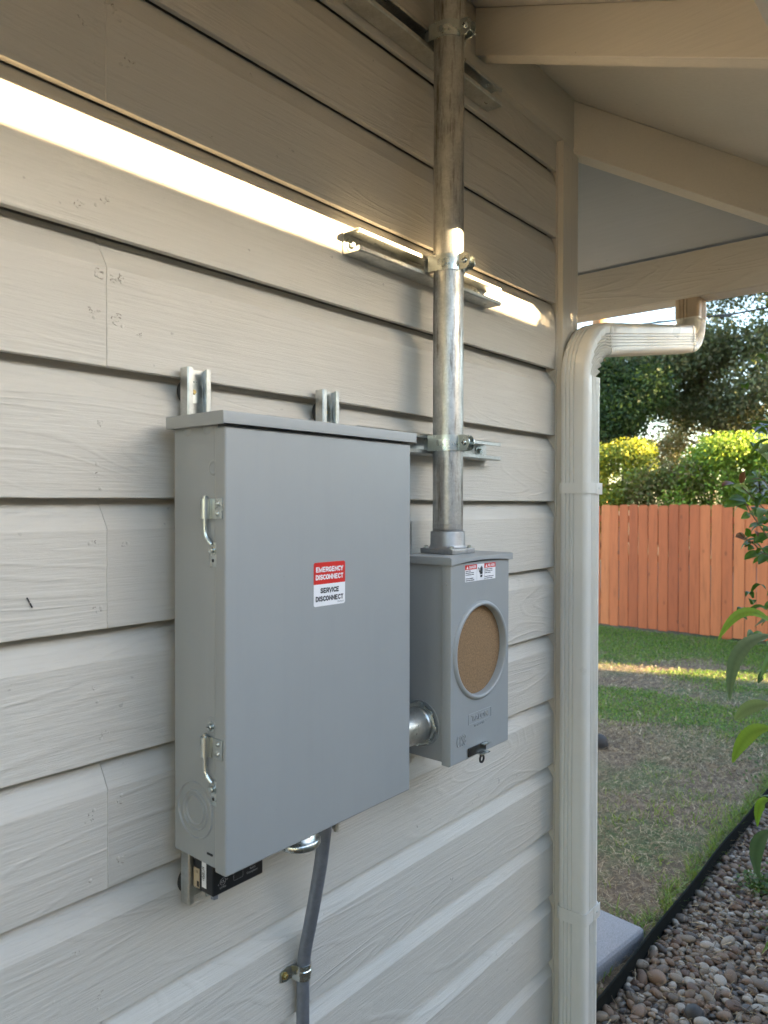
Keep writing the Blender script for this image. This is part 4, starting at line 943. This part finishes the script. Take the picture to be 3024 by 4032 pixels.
# ------------------------------------------------------------------ cedar fence
FX = 10.106
fence = thing('wooden_fence', 'orange stained cedar picket fence across the back of the yard', 'fence', (FX, 2.5, 0))
PW = .1372
def picket_mesh():
    w_ = .1325; ear = .022; pts = [(-w_/2, .03), (w_/2, .03), (w_/2, 1.712), (w_/2-ear*.35, 1.728), (w_/2-ear, 1.738), (-w_/2+ear, 1.738), (-w_/2+ear*.35, 1.728), (-w_/2, 1.712)]
    mb = MB(); mb.prism([(u, v_) for u, v_ in pts], 'x', 0, -.016); es = [e for e in mb.bm.edges]; bmesh.ops.bevel(mb.bm, geom=es, offset=.005, segments=2, affect='EDGES')
    me = bpy.data.meshes.new('picket'); bmesh.ops.recalc_face_normals(mb.bm, faces=mb.bm.faces); mb.bm.to_mesh(me); mb.bm.free(); me.materials.append(M_cedar); return me
pm = picket_mesh()
y = -3.0; i = 0
while y < 8.5:
    o = bpy.data.objects.new('picket', pm); C.objects.link(o); o.parent = fence; BASE[o] = BASE[fence]
    o.location = Vector((FX+rg.uniform(-.005, .005), y, rg.uniform(-.012, .008)))-BASE[fence]; o.rotation_euler = (rg.gauss(0, .0016), 0, rg.gauss(0, .012)); o.scale = (1, 1, 1); y += PW+rg.uniform(-.0005, .0012)
for z in (.3, .95, 1.5): MB().box((FX+.001, -3, z), (FX+.040, 8.6, z+.085)).build('rail', M_cedar, fence)
for yy in np.arange(-3, 8.6, 2.4): MB().box((FX+.041, yy, 0), (FX+.13, yy+.09, 1.7)).build('post', M_cedar, fence)

# ------------------------------------------------------------------ near shrubs
def leaf_mesh(name, base, mid, tip, width, nrm, mat, tint, parent, fold=.25, serr=0.0, n=9):
    """curved leaf along a quadratic curve with a folded midrib and veins"""
    b, m_, t_ = Vector(base), Vector(mid), Vector(tip); c = m_*2-(b+t_)*.5; V_ = []; F_ = []; T_ = []; nn = Vector(nrm).normalized(); rr_ = random.Random(int(abs(base[0]*1e5+tip[2]*3e5)))
    for i in range(n+1):
        s_ = i/n; q = b*(1-s_)**2+c*2*s_*(1-s_)+t_*s_*s_; d = ((c-b)*(1-s_)+(t_-c)*s_).normalized(); sd = d.cross(nn).normalized(); up = sd.cross(d)
        w_ = width*.5*(math.sin(math.pi*min(1, s_*.93+.05))**.75)*(1-.25*s_); w_ *= 1+serr*((i % 2)-.5)*.3
        if i == n: w_ = .0003
        for k, u in enumerate((-1, -.5, 0, .5, 1)):
            V_.append(q+sd*u*w_+up*(fold*abs(u)**1.3*w_+(.0006 if (i % 2) and 0 < abs(u) < 1 else 0))); sh = .80 if k == 2 else 1.0; T_.append(np.array(tint)*sh*(1+.06*((i % 2)-.5)))
    for i in range(n):
        for k in range(4): a = i*5+k; F_.append((a, a+1, a+6, a+5))
    return pymesh(name, np.array([v_[:] for v_ in V_]), F_, mat, np.array(T_), parent=parent)
A=[((1.562, -0.573, 1.526), (1.56, -0.524, 1.534), (1.562, -0.481, 1.476)), ((1.561, -0.572, 1.496), (1.555, -0.52, 1.453), (1.576, -0.5, 1.354)), ((1.562, -0.576, 1.363), (1.569, -0.538, 1.348), (1.582, -0.508, 1.315)), ((1.561, -0.576, 1.317), (1.567, -0.536, 1.293), (1.579, -0.505, 1.23)), ((1.56, -0.577, 1.18), (1.58, -0.555, 1.155), (1.61, -0.545, 1.102)), ((1.56, -0.578, 1.119), (1.576, -0.551, 1.073), (1.612, -0.548, 0.998)), ((1.565, -0.571, 1.833), (1.59, -0.554, 1.853), (1.613, -0.535, 1.86)), ((1.567, -0.573, 1.841), (1.592, -0.556, 1.858), (1.62, -0.543, 1.873)), ((1.562, -0.575, 1.43), (1.587, -0.558, 1.415), (1.613, -0.543, 1.39)), ((1.563, -0.574, 1.498), (1.583, -0.552, 1.483), (1.606, -0.532, 1.483))]
shrubA = thing('butterfly_bush', 'tall shrub with long drooping grey green leaves at the right edge', 'shrub', (1.63, -.80, 0))
GA = [(.21, .33, .05), (.14, .19, .12), (.20, .27, .13), (.20, .31, .05), (.20, .33, .05), (.08, .13, .08), (.33, .40, .28), (.28, .38, .18), (.07, .13, .07), (.24, .28, .20)]
WA = [.022, .030, .030, .032, .020, .030, .020, .018, .016, .016]
stems = [[(1.63, -.80, 0), (1.62, -.74, .6), (1.595, -.66, 1.2), (1.58, -.61, 1.45), (1.575, -.60, 1.75), (1.60, -.62, 2.0)], [(1.66, -.82, 0), (1.72, -.86, .7), (1.70, -.84, 1.4), (1.68, -.80, 2.0)], [(1.60, -.83, 0), (1.64, -.70, .5), (1.58, -.62, 1.05), (1.57, -.60, 1.2)]]
for s_ in stems: MB().tube(catmull(s_, 5), [.007*(1-.6*i/(len(s_)*5-5)) for i in range(len(s_)*5-4)], 8).build('stem', M_twig, shrubA, smooth=80)
for i, (b, m_, t_) in enumerate(A):
    leaf_mesh('leaf', b, m_, t_, WA[i], (-.75, -.35, .55), M_leaf, GA[i], shrubA, .3, .28, 26)
def off_leaves(n, cen, sd, L_, W_, pal, parent, seed, cthr=1660, tthr=1560):
    rr_ = random.Random(seed); cnt = 0
    while cnt < n:
        c = Vector((rr_.gauss(cen[0], sd[0]), rr_.gauss(cen[1], sd[1]), rr_.gauss(cen[2], sd[2])))
        d = c-Vector((0, -.92, 1.75)); 
        if d.dot(ax[0])/(-d.dot(ax[2]))*2900 < cthr or c.y > -.30: continue
        a = rr_.uniform(0, 6.3); l2 = L_*rr_.uniform(.7, 1.2); dv = Vector((math.cos(a), math.sin(a), rr_.uniform(-.3, .5))).normalized(); tip = c+dv*l2+Vector((0, 0, -l2*.3))
        if tip.y > -.25: continue
        dt = tip-Vector((0, -.92, 1.75))
        if dt.dot(ax[0])/(-dt.dot(ax[2]))*2900 < tthr: continue
        leaf_mesh('leaf', c, c+dv*l2*.5+Vector((0, 0, .01)), tip, W_*rr_.uniform(.8, 1.2), (rr_.gauss(0, .4), rr_.gauss(0, .4), 1), M_leaf, pal[rr_.randrange(len(pal))], parent, .3, 0, 6); cnt += 1
off_leaves(44, (1.61, -.62, 1.15), (.04, .05, .50), .12, .028, [(.14, .24, .06), (.16, .21, .12), (.10, .17, .05)], shrubA, 4, 1470, 1390)
B=[(2.148, -0.437, 1.962, 2.088, -0.398, 1.961), (2.148, -0.437, 1.95, 2.097, -0.409, 1.953), (2.148, -0.438, 1.967, 2.117, -0.432, 1.982), (2.116, -0.403, 1.777, 2.064, -0.373, 1.796), (2.112, -0.399, 1.758, 2.106, -0.421, 1.794), (2.131, -0.421, 1.819, 2.085, -0.397, 1.803), (2.1, -0.384, 1.806, 2.086, -0.398, 1.835), (2.089, -0.371, 1.804, 2.046, -0.351, 1.797), (2.13, -0.419, 1.825, 2.11, -0.426, 1.849), (2.108, -0.393, 1.758, 2.049, -0.356, 1.741), (2.108, -0.393, 1.76, 2.058, -0.366, 1.762), (2.093, -0.377, 1.744, 2.09, -0.404, 1.732), (2.135, -0.424, 1.823, 2.124, -0.443, 1.808), (2.115, -0.403, 1.721, 2.078, -0.39, 1.712), (2.135, -0.427, 1.719, 2.092, -0.406, 1.726), (2.14, -0.433, 1.697, 2.092, -0.407, 1.688), (2.145, -0.44, 1.67, 2.099, -0.416, 1.646), (2.113, -0.402, 1.663, 2.085, -0.399, 1.685), (2.107, -0.394, 1.659, 2.068, -0.379, 1.664), (2.118, -0.407, 1.646, 2.084, -0.399, 1.641), (2.121, -0.411, 1.636, 2.09, -0.405, 1.628), (2.133, -0.426, 1.622, 2.083, -0.398, 1.604), (2.144, -0.439, 1.614, 2.106, -0.426, 1.592), (2.124, -0.415, 1.678, 2.106, -0.424, 1.664), (2.136, -0.427, 1.763, 2.102, -0.417, 1.77), (2.146, -0.439, 1.731, 2.109, -0.427, 1.724), (2.146, -0.44, 1.712, 2.107, -0.425, 1.698), (2.131, -0.421, 1.736, 2.097, -0.412, 1.753), (2.146, -0.44, 1.687, 2.116, -0.436, 1.678)]
T=[[(2.14, -0.444, 1.939), (2.136, -0.439, 1.954)], [(2.144, -0.455, 1.615), (2.125, -0.432, 1.62), (2.113, -0.417, 1.642), (2.096, -0.397, 1.661), (2.088, -0.388, 1.675)], [(2.143, -0.452, 1.712), (2.129, -0.435, 1.736), (2.105, -0.405, 1.775), (2.091, -0.388, 1.796)], [(2.143, -0.453, 1.651), (2.123, -0.428, 1.688), (2.104, -0.406, 1.731), (2.097, -0.396, 1.753), (2.083, -0.38, 1.743)], [(2.144, -0.451, 1.784), (2.124, -0.427, 1.818), (2.096, -0.394, 1.809)]]
shrubB = thing('leafy_shrub', 'shrub with small glossy green and reddish leaves in front of the fence', 'shrub', (2.28, -.60, 0))
for s_ in T:
    s2 = [(2.24, -.56, s_[0][2]-.12), (2.18, -.50, s_[0][2]-.03)]+s_; MB().tube(catmull(s2, 3), .0016, 6).build('twig', M_twig, shrubB, smooth=80)
for s_ in ([(2.28, -.60, 0), (2.27, -.58, .8), (2.24, -.56, 1.5), (2.24, -.56, 1.95)], [(2.30, -.62, 0), (2.34, -.66, .9), (2.30, -.60, 1.9)]): MB().tube(catmull(s_, 5), [.009*(1-.75*i/(len(s_)*5-5)) for i in range(len(s_)*5-4)], 8).build('stem', M_twig, shrubB, smooth=80)
rb = random.Random(8)
for i, q in enumerate(B):
    b = Vector(q[:3]); t_ = Vector(q[3:]); red = i in (6, 7, 18, 23); col = (.13, .05, .025) if red else [(.075, .14, .02), (.09, .165, .025), (.055, .11, .02), (.11, .18, .03)][i % 4]
    leaf_mesh('leaf', b, b.lerp(t_, .5)+Vector((0, 0, .004)), t_, .46*(t_-b).length+.004, (-.5+rb.gauss(0, .3), -.5+rb.gauss(0, .3), .6+rb.gauss(0, .3)), M_leaf, col, shrubB, .25, 0, 7)
off_leaves(150, (2.18, -.48, 1.70), (.06, .07, .22), .05, .024, [(.07, .13, .02), (.09, .16, .025), (.055, .11, .02)], shrubB, 9, 1420, 1310)

# ------------------------------------------------------------------ hedge, trees, palm, cables beyond the fence
def clumps(cl, n, seed, shell=.55):
    """points spread through ellipsoid clumps; cl: (x,y,z,rx,ry,rz,weight)"""
    g = np.random.default_rng(seed); w_ = np.array([c[6] for c in cl], float); w_ /= w_.sum(); idx = g.choice(len(cl), n, p=w_); cl = np.array(cl, float)
    d = g.normal(size=(n, 3)); d /= np.linalg.norm(d, axis=1)[:, None]; r_ = g.random(n)**shell; return cl[idx, :3]+d*r_[:, None]*cl[idx, 3:6]
def trunk(path, r0, parent, name='trunk', mat=None): MB().tube(catmull(path, 4), [r0*(1-.65*i/(len(path)*4-4)) for i in range(len(path)*4-3)], 10).build(name, mat or M_bark, parent, smooth=80)
def hedge_shrub(y0, y1, top, label, seed, n=26000, x=11.5, pal=((.24, .26, .03), (.32, .31, .04), (.13, .18, .03)), xw=.55):
    o = thing('hedge_shrub', label, 'shrub', (x, (y0+y1)/2, 0), 'shrubs growing above the back fence'); g = np.random.default_rng(seed); cl = []
    for i in range(44):
        yy = y0+(y1-y0)*((i*.618) % 1); zt = top(yy); z = zt-.30-g.random()*1.0 if i > 16 else zt-.22-.1*g.random(); cl.append((x+g.uniform(-xw, xw), yy, max(z, .5), .36, .30, .22+.1*g.random(), 1.3 if i <= 16 else 1))
    P_ = clumps(cl, n, seed, .5); scatter_leaves(P_, .030, pal, 'foliage', M_crown, seed+1, up=.1, parent=o, stuff=False, asp=.5)
    for i in range(5): yy = y0+(y1-y0)*(i+.5)/5; trunk([(x, yy, 0), (x-.1+.05*i, yy+.1, .8), (x+.05, yy-.1, 1.6), (x, yy, top(yy)-.3)], .03, o, 'stem')
    return o
hedge_shrub(3.45, 5.6, lambda y: 2.72+.1*math.sin(y*4), 'sunlit yellow green bush above the fence, beside the downspout', 101)
hedge_shrub(2.55, 3.5, lambda y: 2.35+.1*math.sin(y*5), 'lower thin bush above the middle of the fence', 111, 11000, pal=((.17, .18, .05), (.20, .16, .07), (.12, .15, .04)))
hedge_shrub(.95, 2.75, lambda y: 2.62+.2*math.sin((y-1.2)*2.0), 'bright lime bush above the fence, left of the leafy twigs', 121, 24000, pal=((.17, .26, .03), (.24, .30, .04), (.11, .19, .03)))
hedge_shrub(-1.6, .95, lambda y: 2.5, 'yellow bush above the fence at the right edge', 131, 18000)
def tree(name, label, base, cl, n, leaf, pal, seed, tr, limbs=(), r0=.2, shell=.6, asp=.5):
    o = thing(name, label, 'tree', base, 'trees beyond the back fence'); P_ = clumps(cl, n, seed, shell)
    scatter_leaves(P_, leaf, pal, 'crown', M_crown, seed+1, up=0., parent=o, stuff=False, asp=asp)
    trunk(tr, r0, o)
    for l_ in limbs: trunk(l_, r0*.35, o, 'limb')
    return o
g = np.random.default_rng(77)
cl = []
for i in range(80):
    y_ = g.uniform(2.6, 8.6); z_ = 4.1+g.random()**1.1*4.6-.35*abs(y_-5.2)*(g.random() > .5); cl.append((20+g.uniform(-2, 2), y_, z_, .85+.4*g.random(), .85+.4*g.random(), .5+.3*g.random(), .8 if z_ < 6.2 else .40))
tree('oak_tree', 'large dark spreading evergreen oak filling the view behind the downspout', (20.5, 4.5, 0), [c for c in cl if not (c[1] > 5.7 and c[2] > 5.9)], 70000, .055, ((.10, .12, .055), (.125, .14, .065), (.075, .09, .04), (.15, .14, .08)), 201,
     [(20.5, 4.5, 0), (20.6, 4.6, 2.4), (20.4, 5, 4.2), (20.2, 5.6, 6.5)], [[(20.4, 4.9, 3.9), (20, 6.2, 4.9), (19.8, 7.6, 5.6)], [(20.5, 4.8, 3.6), (20.2, 3.4, 4.8), (20, 2.4, 5.4)], [(20.4, 5, 4.2), (19.6, 5.2, 5.6), (19.2, 5.4, 7)]], .28)
cl = [(17+g.uniform(-.8, .8), g.uniform(5.2, 6.8), g.uniform(3.1, 5.0), .6, .6, .5, 1) for _ in range(22)]
tree('broadleaf_tree', 'mid green round tree just right of the downspout above the hedge', (17, 6.0, 0), cl, 15000, .05, ((.032, .06, .015), (.045, .075, .018), (.022, .042, .012)), 211, [(17, 6, 0), (17, 6, 2), (17.1, 5.9, 3.6)], r0=.12)
cl = [(26+g.uniform(-1, 1), g.uniform(3.5, 9.5), 3.0+g.random()*1.7, .8, .8, .5, 1) for _ in range(34)]
tree('feathery_tree', 'pale sunlit feathery tree seen low through the gap above the hedge', (26, 6.5, 0), cl, 14000, .06, ((.22, .20, .10), (.28, .22, .12), (.16, .18, .07)), 221, [(26, 6.5, 0), (26, 6.6, 2), (26, 6.4, 3.6)], r0=.14)
cl = [(22+g.uniform(-1.5, 1.5), g.uniform(.4, 3.4), 3.2+g.random()*6.5, .8, .8, .6, 1) for _ in range(50)]
tree('olive_tree', 'grey green loose tree at the right edge behind the cable', (22, 2, 0), cl, 30000, .05, ((.05, .065, .03), (.08, .085, .045), (.035, .05, .02)), 231, [(22, 2, 0), (22, 2.2, 3), (22, 2, 6)], r0=.2)
# unseen tree added at the right to shade the oak from low sun
cl = [(23.5+g.uniform(-4, 3.5), -4+g.uniform(-1.5, 1.5), g.uniform(3, 12), 1.5, 1.5, 1.2, 1) for _ in range(60)]
tree('added_shade_tree', 'unseen dense tree added right of the yard to shade the oak', (24, -4, 0), cl, 26000, .16, ((.03, .05, .02), (.04, .06, .02)), 241, [(24, -4, 0), (24, -4, 3), (24, -4, 8)], r0=.35)
palm = thing('palm_tree', 'palm trunk with orange bark against the sky left of the cable', 'palm tree', (25, 10.15, 0))
mb = MB(); pr_ = []
for i in range(60): z = i*.2; pr_ += [(.30-.004*i*.3+.02*(i % 2), z)]
mb.lathe((25, 10.15, 0), (0, 0, 1), pr_, 18); mb.build('trunk', M_palm, palm, smooth=40)
g = np.random.default_rng(88); Pq = []
for f in range(26):
    a = f*2.4; e0 = g.uniform(-.2, 1.2)
    for s_ in np.linspace(.3, 2.4, 60): Pq.append((25+math.cos(a)*s_*math.cos(e0*(1-s_*.35)), 10.15+math.sin(a)*s_*math.cos(e0*(1-s_*.35)), 11.9+math.sin(e0)*s_-.28*s_*s_))
scatter_leaves(np.repeat(np.array(Pq), 3, 0), .16, ((.06, .09, .03), (.09, .12, .04)), 'fronds', M_crown, 89, up=0, parent=palm, stuff=False, asp=.12)
def cable(pts, r_, label): 
    MB().tube(catmull(pts, 8), r_, 8).build('overhead_cable', M_cable, None, pts[1], smooth=80, label=label, cat='cable', group='overhead cables beyond the fence')
cable([(10, 8.0, 4.42), (10, 2.143, 4.18), (10, 1.338, 4.175), (10, -6, 4.5)], .013, 'thick black overhead cable crossing the trees at the right')
cable([(30, 22, 9.5), (30, 13.32, 9.30), (30, 10.96, 9.347), (30, -5, 9.7)], .012, 'upper thin overhead wire crossing the palm trunk')
cable([(30, 22, 9.1), (30, 13.32, 8.97), (30, 10.96, 9.10), (30, -5, 9.9)], .012, 'lower thin overhead wire crossing the palm trunk')

# ------------------------------------------------------------------ neighbouring shed, and unseen blockers added for the sun and sky
nb = thing('neighbour_house', 'grey roofed neighbouring shed behind the bushes at the right edge', 'house', (17, 1.6, 0))
MB().box((16, -1.5, 0), (20, 3.05, 2.75)).build('wall', M_nwall, nb); 
slab([(15.6, -1.8, 2.6), (15.6, 3.25, 2.6), (18, 3.25, 3.55), (18, -1.8, 3.55)], .06, MB()).build('roof', M_groof, nb, smooth=0)
slab([(18, -1.8, 3.55), (18, 3.25, 3.55), (20.4, 3.25, 2.6), (20.4, -1.8, 2.6)], .06, MB()).build('roof', M_groof, nb, smooth=0)
side = thing('sun_block_house', 'unseen low roofed house beyond the side yard, shaped to edge the sunlit strip', 'house', (1.3, -5, 0))  # unseen house added and shaped so its shade edges the sunlit strip
EAZ = 2.215+.2285*3.2
MB().box((-2.9, -9, 0), (3.02, -3.46, EAZ-.10)).build('wall', M_nwall, side)
MB().box((-2.95, -3.45, 0), (3.30, -3.20, EAZ)).build('front_wall', M_nwall, side)
MB().prism([(-3.47, EAZ-.05), (-9.3, EAZ-.05), (-6.2, EAZ+.42)], 'x', -2.89, 3.0).build('gable', M_nwall, side)
sfn = thing('sun_block_fence', 'unseen board fence added along the side yard to block low sun', 'fence', (5.5, -3.1, 0))  # unseen fence added to keep low sun off the slab and gravel
for i in range(34): MB().box((3.40+i*.14, -3.1, .03), (3.535+i*.14, -3.08, 1.80)).build('board', M_blockfence, sfn)
MB().box((3.40, -3.079, 1.4), (8.1, -3.04, 1.49)).build('rail', M_blockfence, sfn); MB().box((3.40, -3.079, .4), (8.1, -3.04, .49)).build('rail', M_blockfence, sfn)
slab([(-14, -3.47, EAZ-.04), (3.15, -3.47, EAZ-.04), (3.15, -6.2, EAZ+.44), (-14, -6.2, EAZ+.44)], .06, MB()).build('roof', M_shingle, side, smooth=0)
slab([(-14, -6.2, EAZ+.44), (3.15, -6.2, EAZ+.44), (3.15, -9.4, EAZ-.06), (-14, -9.4, EAZ-.06)], .06, MB()).build('roof', M_shingle, side, smooth=0)
for nm_, lb_, xa, xb in (('sun_block_near', 'unseen house added right of the yard to block sun, nearer of the two', 6.4, 11.12), ('sun_block_far', 'unseen long building added right of the yard to block sun, farther of the two', 11.44, 26)):
    bk = thing(nm_, lb_, 'house', (11.3, -8, 0))  # unseen sun blockers added; the gap between them lets the lawn beam through
    MB().prism([(-8, 0), (-11, 0), (-11, 2.72), (-9.6, 4.38), (-8, 2.72)], 'x', xa+.002, xb-.002).build('wall', M_nwall, bk)
    slab([(xa, -7.85, 2.56), (xb, -7.85, 2.56), (xb, -9.6, 4.42), (xa, -9.6, 4.42)], .06, MB()).build('roof', M_shingle, bk, smooth=0)
    slab([(xa, -9.6, 4.42), (xb, -9.6, 4.42), (xb, -11.2, 2.6), (xa, -11.2, 2.6)], .06, MB()).build('roof', M_shingle, bk, smooth=0)
    bk.rotation_euler = (0, 0, math.atan(.36))
for k_, (tx_, ty_) in enumerate(((-5.2, -3.0), (-11.5, 0.5))):  # unseen trees added at the left to close off the sky there
    g = np.random.default_rng(300+k_); cl = [(tx_+g.uniform(-2.6, 2.6), ty_+g.uniform(-2.4, 2.4), g.uniform(5.0, 8.5), 1.2, 1.2, .8, 1) for _ in range(60)]
    tree('sky_block_tree', 'unseen dense tree added left of the side yard to block sky, ' + ('nearer the house' if k_ == 0 else 'farther to the left'), (tx_, ty_, 0), cl, 16000, .13, ((.03, .05, .02), (.04, .06, .02)), 310+k_*3, [(tx_, ty_, 0), (tx_, ty_, 3), (tx_, ty_, 6)], r0=.25)
# small tree whose leaves break up the end of the sunlit strip
dp = thing('side_yard_tree', 'small leafy tree in the gap beside the neighbouring house', 'tree', (3.6, -2.6, 0))
g = np.random.default_rng(61); n_ = 2100; P_ = np.stack([2.67+1.15*g.random(n_)**.9, g.uniform(-2.8, -2.25, n_), g.uniform(2.66, 3.12, n_)], 1)
scatter_leaves(P_, .05, ((.05, .09, .02), (.07, .11, .03)), 'crown', M_crown, 62, up=0., parent=dp, stuff=False, asp=.55)
trunk([(3.6, -2.6, 0), (3.6, -2.6, 1.2), (3.55, -2.55, 2.2), (3.5, -2.5, 3.1)], .05, dp)
